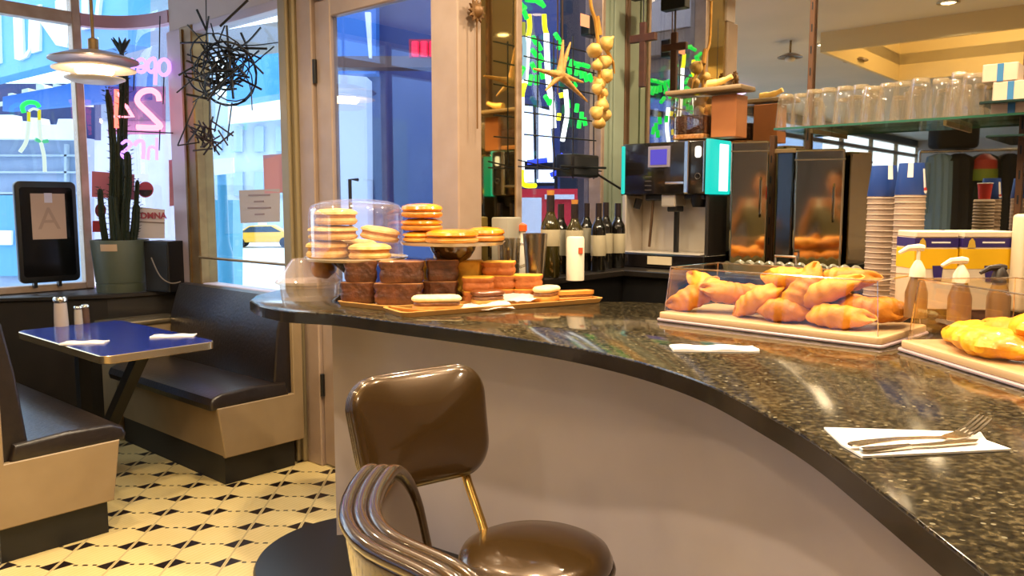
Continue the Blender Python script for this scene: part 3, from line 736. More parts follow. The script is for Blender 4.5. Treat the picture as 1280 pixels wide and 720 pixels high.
stroke('letter_o', [(205, 74), (211, 79), (211, 89), (205, 94), (199, 89), (199, 79)], m_n1, close=True)
stroke('digit_four', [(146, 112), (146, 160)], emat('red_orange_neon', '#ff6a5a', 3.0), .016)
stroke('digit_four', [(146, 114), (166, 146), (143, 146)], m_n2, .014, n=1)
stroke('digit_two', [(199, 126), (197, 118), (189, 113), (178, 115), (172, 122), (173, 129), (182, 138), (192, 148), (200, 159), (171, 159)], m_n2, .018, n=5)
stroke('letter_s', [(152, 180), (158, 176), (164, 180), (158, 187), (152, 192), (157, 198), (164, 195)], m_n1, .010)
stroke('letter_r', [(179, 199), (179, 178), (172, 177), (168, 182)], m_n1, .013, n=3)
stroke('letter_h', [(196, 172), (196, 200)], m_n1, .010)
stroke('letter_h', [(196, 186), (187, 184), (185, 200)], m_n1, .010, n=3)
mb = MB()
for x, y0, y1 in ((200, 20, 74), (200, 160, 188), (168, 90, 113), (150, 160, 178), (205, 94, 130)):
    P = [on_plane(x, y0, NA, ND), on_plane(x-1, y1, NA, ND)]; MB().tube(P, .004, 6).build('support_wire', m_black, r)
mb.tube([on_plane(x, y, NA, ND) + Vector((0, .02, 0)) for x, y in ((140, 163), (215, 166))], .004, 6)
mb.build('support_wire', m_black, r)
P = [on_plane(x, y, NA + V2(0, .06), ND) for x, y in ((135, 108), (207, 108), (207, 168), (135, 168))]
MB().quad(P).build('glow_sheet', glassmat('pink_glow_tint', '#ff9fb6', .05, .15), r, smooth=False)  # pink sheet put in for the neon's glow on the window
# small palm neon in the left window
PA = LW(0) + nn*-.0; PA = PA + uv*0
r2 = thing('palm_neon', 'small neon palm outline hanging in the left window', 'neon sign')
def st2(name, pts, m, rad): 
    return MB().tube(smooth_pts([on_plane(x, y, PA + nn*.04, uv) for x, y in pts], 6), rad, 8).build(name, m, r2)
m_green = emat('green_neon', '#20e060', 1.6); m_palew = emat('pale_neon', '#dff6ec', 1.0); m_yel = emat('yellow_neon', '#d8d820', 1.1)
st2('frond', [(30, 141), (28, 133), (35, 128), (45, 129), (49, 134)], m_green, .014)
st2('frond', [(44, 174), (52, 177), (60, 176)], emat('dim_green_neon', '#59d8a0', .9), .012)
st2('trunk_tip', [(36, 140), (36, 152)], m_yel, .010); st2('trunk_tip', [(49, 137), (49, 150)], m_yel, .010)
st2('trunk', [(36, 152), (33, 176), (25, 190)], m_palew, .012); st2('trunk', [(49, 150), (51, 176), (55, 195), (56, 215)], m_palew, .012)
st2('support', [(36, 139), (42, 136), (49, 138)], m_palew, .008)
# --- papers and stickers on the glass
def pane_paper(name, label, cat, pts, A, d, m, off=.0, th=.0015):
    dn = d.normalized(); n = V2(-dn.y, dn.x)
    if n.y > 0: n = -n
    mb = MB(); f = [on_plane(x, y, A, dn) + n*(off+th) for x, y in pts]; b = [p - n*th for p in f]
    vf = [mb.b.verts.new(p) for p in f]; vb = [mb.b.verts.new(p) for p in b]; k = len(f)
    mb.b.faces.new(vf); mb.b.faces.new(vb[::-1])
    for i in range(k): mb.b.faces.new([vf[i], vb[i], vb[(i+1) % k], vf[(i+1) % k]])
    o = mb.build(name, m, smooth=False)
    if label: tag(o, label, cat)
    return o
WA = W2(tB) + uv*.022
m_lines = mat('print_grey', '#8f7c7c', .7)
pane_paper('notice_paper', 'pink notice taped high on the right of tall window', 'paper', [(329, 194), (367, 191), (368, 240), (331, 242)], WA, WD, mat('pink_paper', '#c98f92', .7))
r = thing('notice_paper', 'grey printed notice taped below the pink one in tall window', 'paper', (0, 0, 0))
o = pane_paper('sheet', None, None, [(299, 238), (350, 236), (350, 277), (301, 279)], WA, WD, mat('grey_paper', '#b3a8a4', .7)); o.parent = r
for i, (a, b) in enumerate(((311, 338), (318, 330), (310, 339), (319, 331))):
    y = 243 + 8*i; o = pane_paper('print_line', None, None, [(a, y), (b, y-.4), (b, y+1.6), (a, y+2)], WA, WD, m_lines, .002); o.parent = r
    if i == 0: pass
NB = V2(NA.x, NA.y) + V2(-ND.y, ND.x)*.10
r = thing('window_sticker', 'round pink and black sticker on the curved window', 'sticker')
def circ(cx, cy, rx, ry, a0=0, a1=2*PI, n=20): return [(cx+rx*math.cos(a0+(a1-a0)*i/n), cy+ry*math.sin(a0+(a1-a0)*i/n)) for i in range(n + (0 if a1-a0 > 6.2 else 1))]
o = pane_paper('disc', None, None, circ(182, 237, 10, 10), NB, ND, mat('sticker_pink', '#c4566c', .6)); o.parent = r
o = pane_paper('black_band', None, None, circ(182, 237, 8.6, 8.6, .05, PI-.05), NB, ND, mat('sticker_black', '#3a2d38', .6), .002); o.parent = r
r = thing('window_panel', 'white lettered panel at the foot of the curved window', 'sign')
o = pane_paper('board', None, None, [(166, 258), (206, 262), (206, 298), (166, 298)], NB, ND, mat('white_panel', '#e9e2e6', .6)); o.parent = r
o = pane_paper('rule_line', None, None, [(166, 276), (206, 278), (206, 279.5), (166, 277.5)], NB, ND, m_lines, .002); o.parent = r
tm = text_mb('DMNA', .055, .001, False, .002); o = tm.build('lettering', mat('red_print', '#b8586a', .6), r, on_plane(192, 273, NB - V2(-ND.y, ND.x)*.012, ND), math.atan2(ND.y, ND.x), smooth=False)
pane_paper('glow', 'red poster behind the cactus in the curved window', 'glow', [(115, 214), (168, 218), (168, 250), (115, 246)], NB, ND, mat('glow_red', '#c06a7c', .6))  # sheet coloured for a red glow reflected in the glass
pane_paper('glow', 'pink poster at right edge of the curved window', 'glow', [(211, 200), (224, 199), (224, 256), (212, 258)], NB + V2(0,-.02), ND, mat('glow_pink', '#cf8fa4', .6))  # pink sheet put in for reflected glow at the pane edge
r = thing('round_sticker', 'dark red round sticker low behind the cactus', 'sticker')
o = pane_paper('disc', None, None, circ(126, 263, 7, 9), NB, ND, mat('dark_red', '#7a2a38', .6), .003); o.parent = r
o = pane_paper('base_patch', None, None, [(116, 276), (131, 276), (131, 290), (116, 290)], NB, ND, mat('red_patch', '#b83440', .6), .003); o.parent = r
# --- hanging tangle of black twigs
TD = 4.55
r = thing('twig_tangle', 'tangled ball of black twigs hanging before the tall window', 'hanging decoration')
rnd = random.Random(3)
def P_(x, y, dz=0): return U(x, y, TD + dz)
mb = MB()
for i in range(50):
    cx, cy = rnd.gauss(278, 15), rnd.gauss(84, 17); a = rnd.random()*6.28; l = rnd.uniform(12, 40); b = rnd.uniform(-14, 14)
    dx, dy = math.cos(a), math.sin(a); z0, z1 = rnd.uniform(-.12, .12), rnd.uniform(-.12, .12)
    mb.tube(smooth_pts([P_(cx-dx*l, cy-dy*l, z0), P_(cx-dy*b, cy+dx*b, (z0+z1)/2), P_(cx+dx*l, cy+dy*l, z1)], 5), rnd.uniform(.0035, .0075), 5)
mb.build('twigs', m_black, r)
mb = MB()
for i in range(5):
    cx, cy = rnd.gauss(284, 8), rnd.gauss(88, 6); rx, ry = rnd.uniform(24, 42), rnd.uniform(26, 44); t = rnd.random()*3
    mb.tube([P_(cx+rx*math.cos(a*.35)*math.cos(t)-ry*math.sin(a*.35)*math.sin(t), cy+rx*math.cos(a*.35)*math.sin(t)+ry*math.sin(a*.35)*math.cos(t), .1*math.sin(a*.35+t)) for a in range(18)], .004, 5, True)
mb.build('hoops', m_black, r)
for (x0, y0, x1, y1) in ((246, 12, 258, 38), (310, 0, 275, 33), (233, 76, 268, 90), (300, 60, 334, 61), (300, 98, 327, 112), (233, 118, 262, 124), (231, 96, 262, 105)):
    MB().tube([P_(x0, y0), P_(x1, y1)], .007, 6).build('long_stick', m_black, r)
r.location = (0, 0, 0)
mb = MB(); mb.tube([P_(258, 38), U(257, -50, TD)], .003, 5); mb.build('hanging_wire', m_black, r)
r = thing('twig_bundle', 'smaller twig bundle on long strands below the black tangle', 'hanging decoration')
mb = MB()
for i in range(26):
    cx, cy = rnd.gauss(260, 11), rnd.gauss(172, 8); a = rnd.random()*6.28; l = rnd.uniform(6, 17); z0 = rnd.uniform(-.07, .07)
    mb.tube([P_(cx-math.cos(a)*l, cy-math.sin(a)*l, z0), P_(cx+math.cos(a)*l, cy+math.sin(a)*l, -z0)], .005, 5)
mb.build('twigs', mat('dark_twig', '#2a1c20', .6), r)
mb = MB()
for (x0, y0, x1, y1) in ((246, 125, 222, 182), (262, 125, 262, 160), (290, 128, 284, 176), (276, 128, 268, 165), (222, 182, 248, 178)):
    mb.tube([P_(x0, y0), P_(x1, y1)], .004, 5)
mb.build('strands', m_black, r)
# ================================================================== COUNTER
HC = 1.03
def granite():
    m = bpy.data.materials.new('speckled_granite'); m.use_nodes = True; nt = m.node_tree; N = nt.nodes; L = nt.links; b = N['Principled BSDF']
    b.inputs['Roughness'].default_value = .10; b.inputs['Specular IOR Level'].default_value = .6
    tc = N.new('ShaderNodeTexCoord')
    n1 = N.new('ShaderNodeTexNoise'); n1.inputs['Scale'].default_value = 90; n1.inputs['Detail'].default_value = 5; L.new(tc.outputs['Object'], n1.inputs['Vector'])
    r1 = N.new('ShaderNodeValToRGB'); e = r1.color_ramp.elements; e[0].position = .38; e[0].color = lin('#181510'); e[1].position = .66; e[1].color = lin('#574d38')
    e2 = r1.color_ramp.elements.new(.52); e2.color = lin('#302a1d'); L.new(n1.outputs['Fac'], r1.inputs['Fac'])
    v = N.new('ShaderNodeTexVoronoi'); v.inputs['Scale'].default_value = 95; L.new(tc.outputs['Object'], v.inputs['Vector'])
    r2 = N.new('ShaderNodeValToRGB'); r2.color_ramp.interpolation = 'CONSTANT'; e = r2.color_ramp.elements; e[0].color = (0, 0, 0, 1); e[1].position = .965; e[1].color = (1, 1, 1, 1)
    sp = N.new('ShaderNodeSeparateColor'); L.new(v.outputs['Color'], sp.inputs[0]); L.new(sp.outputs[0], r2.inputs['Fac'])
    dm = N.new('ShaderNodeMath'); dm.operation = 'LESS_THAN'; dm.inputs[1].default_value = .33; L.new(v.outputs['Distance'], dm.inputs[0])
    mm = N.new('ShaderNodeMath'); mm.operation = 'MULTIPLY'; L.new(r2.outputs['Color'], mm.inputs[0]); L.new(dm.outputs[0], mm.inputs[1])
    mx = N.new('ShaderNodeMix'); mx.data_type = 'RGBA'; L.new(mm.outputs[0], mx.inputs[0]); L.new(r1.outputs['Color'], mx.inputs[6]); mx.inputs[7].default_value = lin('#77715e')
    L.new(mx.outputs[2], b.inputs['Base Color']); return m
m_gran = granite()
edge_px = [(313, 375), (322, 380.5), (336, 384.5), (363, 389), (421, 392.5), (480, 400), (560, 410), (640, 421), (720, 434), (800, 452), (880, 478), (960, 518), (1020, 553), (1080, 597), (1150, 651), (1238, 720)]
edge = [UZ(x, y, HC) for x, y in edge_px]
last = edge[-1]; d_ = (edge[-1]-edge[-2]).normalized()
edge += [last + d_*.25, last + d_*.6 + Vector((.02, 0, 0))]
edge_s = smooth_pts(edge, 5)
tipb = UZ(345, 362, HC)
back = [(2.4, .05), (2.6, 1.35), (1.3, 2.62), (.78, 3.05), (.50, 3.18), (.12, 3.20), (-.16, 3.36), (-.55, 3.55), (tipb.x+.25, tipb.y+.06), (tipb.x+.02, tipb.y), (edge[0].x-.03, edge[0].y+.18)]
poly = [(p.x, p.y) for p in edge_s] + back
ct = thing('service_counter', 'long curved granite-topped service counter on grey laminate front', 'counter', (0, 0, 0))
MB().prism(poly, HC-.042, HC, .003, 2).build('worktop', m_gran, ct, ang=30)
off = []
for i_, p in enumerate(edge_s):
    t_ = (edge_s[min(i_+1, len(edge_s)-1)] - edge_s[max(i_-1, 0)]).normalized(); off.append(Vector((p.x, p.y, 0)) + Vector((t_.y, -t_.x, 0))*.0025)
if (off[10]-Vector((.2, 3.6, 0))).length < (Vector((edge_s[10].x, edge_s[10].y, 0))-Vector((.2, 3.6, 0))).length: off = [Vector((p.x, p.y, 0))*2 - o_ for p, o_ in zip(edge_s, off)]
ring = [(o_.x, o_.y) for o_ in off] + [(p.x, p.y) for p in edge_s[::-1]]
MB().prism(ring, HC-.0425, HC-.004).build('edge_band', mat('shaded_granite_edge', '#17130f', .22, noise=(12, '#231d17'), coat=.3), ct, ang=30)  # same stone as the worktop, its edge shade put into the colour
# grey laminate front
pts = [UZ(421, 666, .08)]
fp = [V2(pts[0].x, pts[0].y), V2(-.52, 3.18), V2(-.25, 3.00), V2(.05, 2.78), V2(.30, 2.52), V2(.50, 2.2), V2(.64, 1.85), V2(.71, 1.4), V2(.76, .9), V2(.80, .3)]
fs = smooth_pts(fp, 6)
inner = [(2.3, .1), (2.4, 1.25), (1.2, 2.5), (.7, 2.95), (.45, 3.06), (.10, 3.09), (-.2, 3.25), (-.55, 3.44), (-.70, 3.42)]
MB().prism([(p.x, p.y) for p in fs] + inner, .0, HC-.042, 0).build('front_panel', mat('grey_laminate', '#a79da0', .38, noise=(3, '#a1979a')), ct, ang=30)
cb = UZ(460, 693, .07); RB = (UZ(460, 693, .07) - UZ(323, 693, .07)).length
MB().lathe([(0, 0), (RB-.04, 0), (RB-.04, .035), (RB-.008, .045), (RB, .055), (RB-.008, .07), (0, .07)], 64, (cb.x, cb.y, 0)).build('base_disc', mat('black_base', '#14151a', .35), ct)
# ================================================================== STOOLS
m_seat = mat('bronze_vinyl', '#452f10', .27, .45, noise=(260, '#38260d'), coat=.8, bump=(200, .03))
m_brass = mat('brass_tube', '#b08a4a', .22, .9)
def pad_build(w, h, r, t, deform, names, parent, n_piping=3, material=None, pr=.17, po=1.005, poff=(-.3, 0, .3), blg=.25):
    """upholstered back: rings of a rounded rectangle, deform((x, y=thickness, z)) -> point"""
    out = rrect(w, h, r, 10); out2 = []
    for a, b in zip(out, out[1:]+out[:1]):
        a = Vector(a); b = Vector(b); k = max(1, int((b-a).length/.025))
        out2 += [a + (b-a)*i/k for i in range(k)]
    mb = MB(); K = 9
    def ringz(s): return t/2*(1-blg*s*s)*math.sqrt(max(0, 1-max(0, (s-.90)/.10)**2))
    ss = [i/K*.86 for i in range(1, K)] + [.86, .90, .93, .96, .98, .993, 1.0]
    for sd in (1, -1):
        rings = [[mb.b.verts.new(deform((0, sd*ringz(0), 0)))]] + [[mb.b.verts.new(deform((p.x*s, sd*ringz(s), p.y*s))) for p in out2] for s in ss]
        for A, B in zip(rings, rings[1:]):
            n = len(B)
            for i in range(n):
                j = (i+1) % n
                if len(A) == 1: mb.b.faces.new([A[0], B[i], B[j]])
                else: mb.b.faces.new([A[i], A[j], B[j], B[i]])
    bmesh.ops.remove_doubles(mb.b, verts=list(mb.b.verts), dist=.0004)
    o = mb.build(names[0], material or m_seat, parent, ang=60)
    for i in range(n_piping):
        off = poff[i]*t
        q = [deform((p.x*po, off, p.y*po)) for p in out2]
        MB().tube(q, t*pr, 8, True).build(names[1], material or m_seat, o, ang=80)
    return o
def stool_base(r, seat_r, zt, with_seat=True):
    MB().lathe([(0, zt), (seat_r*.5, zt-.004), (seat_r*.82, zt-.014), (seat_r*.95, zt-.026), (seat_r, zt-.045), (seat_r*.99, zt-.062), (seat_r*.93, zt-.075), (0, zt-.075)], 48).build('seat', m_seat, r, ang=60)
    MB().tube([(seat_r*1.0*math.cos(2*PI*i/48), seat_r*1.0*math.sin(2*PI*i/48), zt-.066) for i in range(48)], .007, 8, True).build('seat_piping', m_seat, r)
    MB().lathe([(0, zt-.074), (.11, zt-.074), (.09, zt-.095), (.035, zt-.11), (.032, .04), (.16, .03), (.19, .012), (.19, 0), (0, 0)], 36).build('pedestal', mat('dark_chrome', '#6f6658', .2, 1), r)
# far stool: back seen from its front, seat to its right
D1 = 1.9; sc = U(669, 690, D1)
st = thing('counter_stool', 'bronze vinyl counter stool with its whole square back and round seat in view', 'stool', (sc.x, sc.y, 0))
zt1 = UZ(669, 655, 0).z; zt1 = EYE - (690-255)/1000*D1 + .002
stool_base(st, .192, zt1)
bl, br = U(430, 482, 2.00), U(601, 447, 2.20); ll, lr = U(461, 616, 1.955), U(617, 590, 2.14)
ce = (bl+br+ll+lr)/4 - st.location; xa = ((br-bl)+(lr-ll)).normalized(); za = ((bl-ll)+(br-lr)).normalized(); ya = za.cross(xa).normalized(); za = xa.cross(ya)
wd = ((br-bl).length+(lr-ll).length)/2; hg_ = ((bl-ll).length+(br-lr).length)/2
def def1(p):
    x, y, z = p; q = y + .22*x*x*-1
    tw = 1 + .10*(z/hg_)                              # slightly wider at the top
    return ce + xa*(x*tw) - ya*(q) *1.0 + za*z
sgF = 1 if (-ya).dot(-(ce + st.location)) > 0 else -1      # +1: thickness + faces the viewer and the seat
pad_build(wd, hg_, .085, .078, def1, ('backrest', 'piping'), st, 3, None, .10, .975, tuple(sgF*x for x in (-.04, -.22, -.40)), .7)
pa, pb_ = U(583, 596, 2.13) - st.location, U(604, 660, 2.06) - st.location
MB().tube(smooth_pts([pa + Vector((-.01, .02, .06)), pa, pa*.4+pb_*.6, pb_, pb_ + Vector((.01, -.03, -.035)), pb_ + Vector((.0, -.12, -.07))], 5), .0125, 12).build('back_post', m_brass, st)
# near stool: wrap-round back seen end on
ZT = 1.02
pl_px = [(494, 563), (470, 592), (455, 616), (449, 645), (468, 674), (505, 693), (545, 711), (590, 738)]
plan = [UZ(x, y+2, ZT) for x, y in pl_px]; plan.append(plan[-1] + (plan[-1]-plan[-2])*.9)
PL = [V2(p.x, p.y) for p in smooth_pts(plan, 8)]
for _ in range(14): PL = [PL[0]] + [(a + b*2 + c)/4 for a, b, c in zip(PL, PL[1:], PL[2:])] + [PL[-1]]
cum = [0]
for a, b in zip(PL, PL[1:]): cum.append(cum[-1] + (b-a).length)
LT = cum[-1]
def plan_at(s):
    s = max(0, min(LT, s)); i = 0
    while i < len(cum)-2 and cum[i+1] < s: i += 1
    f = (s-cum[i])/max(1e-6, cum[i+1]-cum[i]); t = (PL[i+1]-PL[i]).normalized(); return PL[i]*(1-f) + PL[i+1]*f, t
HN = .30
s2c = V2(.10, 1.10)
def def2(p):
    x, y, z = p; q, t = plan_at(x + LT/2); nr = V2(t.y, -t.x)            # outward (away from the seat)
    if nr.dot(q - s2c) < 0: nr = -nr
    lean = (z - HN/2)*.20                                              # bottom tucks in towards the seat
    return Vector((q.x, q.y, ZT - HN/2 + z)) + nr*(-y + lean) - st2_loc
st2_loc = Vector((s2c.x, s2c.y, 0))
st_b = thing('counter_stool', 'nearest bronze stool, its curved back with ribbed rim seen edge on', 'stool', st2_loc)
stool_base(st_b, .192, .60)
pad_build(LT, HN, .11, .060, def2, ('backrest', 'piping'), st_b)
for ss_ in (LT*.42, LT*.72):
    q, t = plan_at(ss_); nr = V2(t.y, -t.x)
    if nr.dot(q - s2c) < 0: nr = -nr
    a = Vector((q.x, q.y, ZT-HN+.04)) - nr*.045 - st2_loc; b = Vector((q.x, q.y, .54)) - nr*.10 - st2_loc
    c = b*.55 + Vector((0, 0, .535))*.45
    MB().tube(smooth_pts([a, (a+b)/2, b, Vector((c.x, c.y, .53))], 5), .0125, 12).build('back_post', m_brass, st_b)
# ================================================================== FOOD ON THE COUNTER
ZC = HC + .0005
def OC(px, py, z=ZC): return UZ(px, py, z)
m_clear = glassmat('clear_acrylic', '#fdf9f4', .03, .28)
m_clear2 = hazemat('dome_plastic', '#fbf9fc', .05, '#f0e4f0', .04, .40)
m_gl = mat('stand_glass', '#e8e4dc', .08, .0, coat=1)
m_bun = mat('golden_bun', '#c98a2c', .4, noise=(18, '#a86718'), coat=.15)
m_cookie = mat('pale_cookie', '#dcb878', .7, noise=(30, '#c99d55'), bump=(60, .3))
m_cream_f = mat('cookie_filling', '#b87830', .6)
m_glaze = mat('orange_glaze', '#e8961c', .25, noise=(14, '#cf7410'), coat=.5)
# --- covered cake stand
D3 = 3.25; cp = U(446, 322, D3); bz = HC
plate_z = cp.z; rp = 64*D3/1000
r = thing('cake_stand', 'footed cake stand with clear dome over pale cookies', 'cake stand', (cp.x, D3, HC))
hz = plate_z - HC
MB().lathe([(0, hz), (rp*.97, hz), (rp, hz+.006), (rp*1.0, hz+.001), (rp*.96, hz-.008), (0, hz-.008)], 56).build('plate', mat('pressed_glass', '#c9b79a', .12, .0, coat=.8), r)
MB().lathe([(0, hz-.008), (rp*.5, hz-.008), (rp*.42, hz-.03), (rp*.16, hz-.08), (rp*.13, hz*.45), (rp*.3, .03), (rp*.52, .006), (rp*.52, 0), (0, 0)], 36).build('foot', mat('dark_glass_foot', '#2b2119', .12, coat=.6), r)
dz = EYE - ((246-255)/1000*D3) - HC
dr = 58*D3/1000
o = MB().lathe([(dr, hz+.007), (dr, hz+.17), (dr*.985, hz+.195), (dr*.93, hz+.212), (dr*.7, hz+.228), (dr*.35, hz+.236), (0, hz+.238)], 48, (0, 0, 0)).build('dome', m_clear2, r)
sy = (dz)/(hz+.238)
o.scale = (1, 1, 1)
# sandwich cookies
def cookie(label, loc, rr=.085, hh=.062, rz=0, tilt=0):
    t = thing('sandwich_cookie', label, 'cookie', loc, rz, 'pale sandwich cookies under the dome')
    wob = lambda a, z: 1 + .03*math.sin(5*a+loc[0]*30) + .02*math.sin(9*a)
    MB().lathe([(0, 0), (rr*.85, 0), (rr*.98, hh*.12), (rr, hh*.25), (rr*.9, hh*.42), (0, hh*.42)], 32, wob=wob).build('lower_cookie', m_cookie, t)
    MB().lathe([(0, hh*.40), (rr*.9, hh*.40), (rr*.93, hh*.5), (rr*.9, hh*.58), (0, hh*.58)], 28, wob=wob).build('filling', m_cream_f, t)
    MB().lathe([(0, hh*.56), (rr*.9, hh*.56), (rr*1.02, hh*.64), (rr*.98, hh*.78), (rr*.75, hh*.93), (0, hh)], 32, wob=wob).build('upper_cookie', m_cookie, t)
    if tilt: t.rotation_euler = (0, tilt, rz)
    return t
zp = plate_z + .002
ck = 3.1/1000
def CK(px, z, Y): return (U(px, 300, Y).x, Y, z)
cookie('pale sandwich cookie at bottom left under the dome', CK(409, zp, 3.21), .082, .072)
cookie('pale sandwich cookie at bottom right, nearest the dome front', CK(462, zp, 3.14), .082, .064)
cookie('pale sandwich cookie at the back of the domed plate', CK(446, zp, 3.37), .08, .070)
cookie('wide pale cookie lying in the middle layer at left under dome', CK(417, zp+.073, 3.22), .098, .058)
cookie('pale cookie leaning on the middle layer at right under dome', CK(474, zp+.070, 3.23), .078, .056, 0, .16)
cookie('single pale cookie topmost of the domed pile', CK(421, zp+.133, 3.21), .084, .066)
# --- low covered tub left of it
D4 = 3.34; q = OC(387, 373)
D4 = q.y
s4 = D4/1000
r = thing('covered_tub', 'clear plastic tub with sloped lid at far left end of counter', 'food tub', (q.x, q.y, ZC))
MB().lathe([(0, 0), (34*s4, 0), (36*s4, 18*s4), (41*s4, 20*s4), (41*s4, 23*s4), (0, 23*s4)], 40).build('tub', mat('frosted_tub', '#b9a58a', .3, coat=.3) if 0 else hazemat('milky_tub', '#fffaf4', .30, '#cfc0ae', .04, .3), r)
MB().lathe([(41*s4, 23*s4), (38*s4, 26*s4), (22*s4, 48*s4), (20*s4, 50*s4), (0, 51*s4)], 40).build('lid', hazemat('cloudy_lid', '#fff8f8', .16, '#e2d4d4', .04, .35), r)
qq = thing('yellow_pastry', 'yellow pastry inside the sloped plastic tub', 'pastry', (U(404, 330, D4).x, D4, ZC+24*s4))
MB().sphere((0, 0, 14*s4), (16*s4, 14*s4, 13*s4), 18, 12, lambda d: 1+.06*math.sin(7*d.x+3*d.y)).build('crust', m_bun, qq)
# --- burger stand
D5 = 3.20; cp5 = U(566, 303, D5); rp5 = 66*D5/1000
r = thing('cake_stand', 'open footed stand holding golden buns behind the loaf slices', 'cake stand', (cp5.x, D5, HC)); hz5 = cp5.z - HC
MB().lathe([(0, hz5), (rp5*.97, hz5), (rp5, hz5+.005), (rp5*.96, hz5-.007), (0, hz5-.007)], 56).build('plate', mat('pressed_glass'), r)
MB().lathe([(0, hz5-.007), (rp5*.45, hz5-.007), (rp5*.42, hz5-.03), (rp5*.33, hz5-.06), (rp5*.12, hz5-.09), (rp5*.12, .05), (rp5*.45, .008), (rp5*.45, 0), (0, 0)], 36).build('foot', mat('brown_glass_foot', '#4a3218', .12, coat=.6), r)
def bun(label, loc, rr, hh, seed=0):
    t = thing('filled_bun', label, 'bun', loc, seed, 'golden buns on the open stand')
    wob = lambda a, z: 1 + .02*math.sin(4*a+seed) + .015*math.sin(7*a)
    MB().lathe([(0, 0), (rr*.8, 0), (rr*.97, hh*.12), (rr, hh*.28), (rr*.92, hh*.42), (0, hh*.42)], 32, wob=wob).build('lower_half', m_bun, t)
    MB().lathe([(0, hh*.40), (rr*.9, hh*.40), (rr*.92, hh*.5), (0, hh*.5)], 28, wob=wob).build('filling', mat('bun_filling', '#7a3f14', .5), t)
    MB().lathe([(0, hh*.48), (rr*.92, hh*.48), (rr, hh*.6), (rr*.95, hh*.78), (rr*.7, hh*.93), (0, hh)], 32, wob=wob).build('upper_half', m_glaze, t)
z5 = cp5.z + .001; k5 = D5/1000
bun('golden bun at the bottom of the left stack on the stand', (U(525, 0, 3.22).x, 3.22, z5), .082, .045, 1)
bun('golden bun second up in the left stack on the stand', (U(524, 0, 3.22).x, 3.22, z5+.046), .083, .05, 2)
bun('shiny golden bun topping the left stack on the stand', (U(525, 0, 3.22).x, 3.21, z5+.097), .084, .058, 3)
bun('flat golden bun at the front of the open stand', (U(563, 0, 3.1).x, 3.10, z5), .102, .056, 4)
bun('golden bun at right edge of the open stand', (U(606, 0, 3.26).x, 3.26, z5), .078, .060, 5)
# --- trays
m_tray = mat('orange_tray', '#bd8a48', .4, noise=(6, '#b27f3f'))
def tray(label, a, b, depth, hh=.018):
    a = Vector((a.x, a.y)); b = Vector((b.x, b.y)); d = b-a; L = d.length; rz = math.atan2(d.y, d.x)
    o = MB()
    out = [(p[0]+L/2, p[1]+depth/2) for p in rrect(L, depth, .03, 5)]; inn = [(p[0]+L/2, p[1]+depth/2) for p in rrect(L-.03, depth-.03, .02, 5)]
    b0 = [(p[0]+L/2, p[1]+depth/2) for p in rrect(L-.02, depth-.02, .025, 5)]
    vb = [o.b.verts.new((x, y, 0)) for x, y in b0]; vo = [o.b.verts.new((x, y, hh)) for x, y in out]; vi = [o.b.verts.new((x, y, hh)) for x, y in inn]; vf = [o.b.verts.new((x, y, .006)) for x, y in inn]
    n = len(vb); o.b.faces.new(vb[::-1]); o.b.faces.new(vf)
    for i in range(n):
        j = (i+1) % n
        o.b.faces.new([vb[i], vb[j], vo[j], vo[i]]); o.b.faces.new([vo[i], vo[j], vi[j], vi[i]]); o.b.faces.new([vi[i], vi[j], vf[j], vf[i]])
    ob = o.build('serving_tray', m_tray, None, (a.x, a.y, ZC), rz); tag(ob, label, 'tray'); return ob, rz
T1, rz1 = tray('orange tray under the chocolate loaf slices', UZ(418, 383, ZC), UZ(528, 397, ZC) , .22)
T1.location = UZ(418, 382, ZC); T1.rotation_euler.z = rz1 + .05
a2 = UZ(503, 398, ZC); b2 = UZ(757, 378, ZC)
T2, rz2 = tray('long orange tray of cut pastries at front of counter', a2, b2, .20)
# --- loaf slices
m_choc = mat('chocolate_cake', '#6a3c24', .45, noise=(22, '#472716'), bump=(40, .8), coat=.35)
m_pound = mat('pound_cake', '#b5672a', .65, noise=(25, '#a3561f'), bump=(50, .4))
m_poundtop = mat('pound_top', '#e6b23c', .5, noise=(20, '#d79c2c'))
m_chtop = mat('choc_top', '#b07a42', .5, noise=(25, '#8a5428'), coat=.3)
def slice_(nm, label, px, Y, z, w, d, h, seed, body, top, group, rz=0):
    x = U(px, 300, Y).x
    t = thing(nm, label, 'cake slice', (x, Y, z), rz, group)
    wob = 1
    out = []
    for p in rrect(w, d, .022, 4): out.append((p[0]*(1+.08*math.sin(seed+p[1]*60)), p[1]*(1+.07*math.cos(seed*2+p[0]*70))))
    mb = MB(); L = []
    for k, (s, zz) in enumerate(((.86, 0), (.97, h*.15), (.99, h*.4), (.92, h*.6), (1.02, h*.82), (1.0, h*.96))):
        L.append([mb.b.verts.new((x_*s, y_*s, zz)) for x_, y_ in out])
    n = len(out); mb.b.faces.new(L[0][::-1]); mb.b.faces.new(L[-1])
    for A, B in zip(L, L[1:]):
        for i in range(n): mb.b.faces.new([A[i], A[(i+1) % n], B[(i+1) % n], B[i]])
    mb.build('crumb', body, t)
    MB().prism([(x_*.995, y_*.995) for x_, y_ in out], h*.955, h, .003, 1).build('crust', top, t)
    return t
gz = ZC + .0065
G1 = 'chocolate loaf slices on the left tray'
pos = ['bottom', 'middle', 'top']
for name, px, Y, n, w, zoff in (('left stack', 449, 3.11, 3, .128, 0), ('front stack', 500, 3.07, 3, .176, 0), ('right stack', 551, 3.15, 3, .136, 0)):
    n = 2
    for k in range(n):
        slice_('loaf_slice', 'chocolate loaf slice, %s of the %s of chocolate slices' % (('lower', 'upper')[k], name), px + (-1, 2, 0)[k], Y, gz + k*.0835, w*(1, .93, 1.02)[k], .11, .083, k+px, m_choc, m_chtop, G1, .1*k)
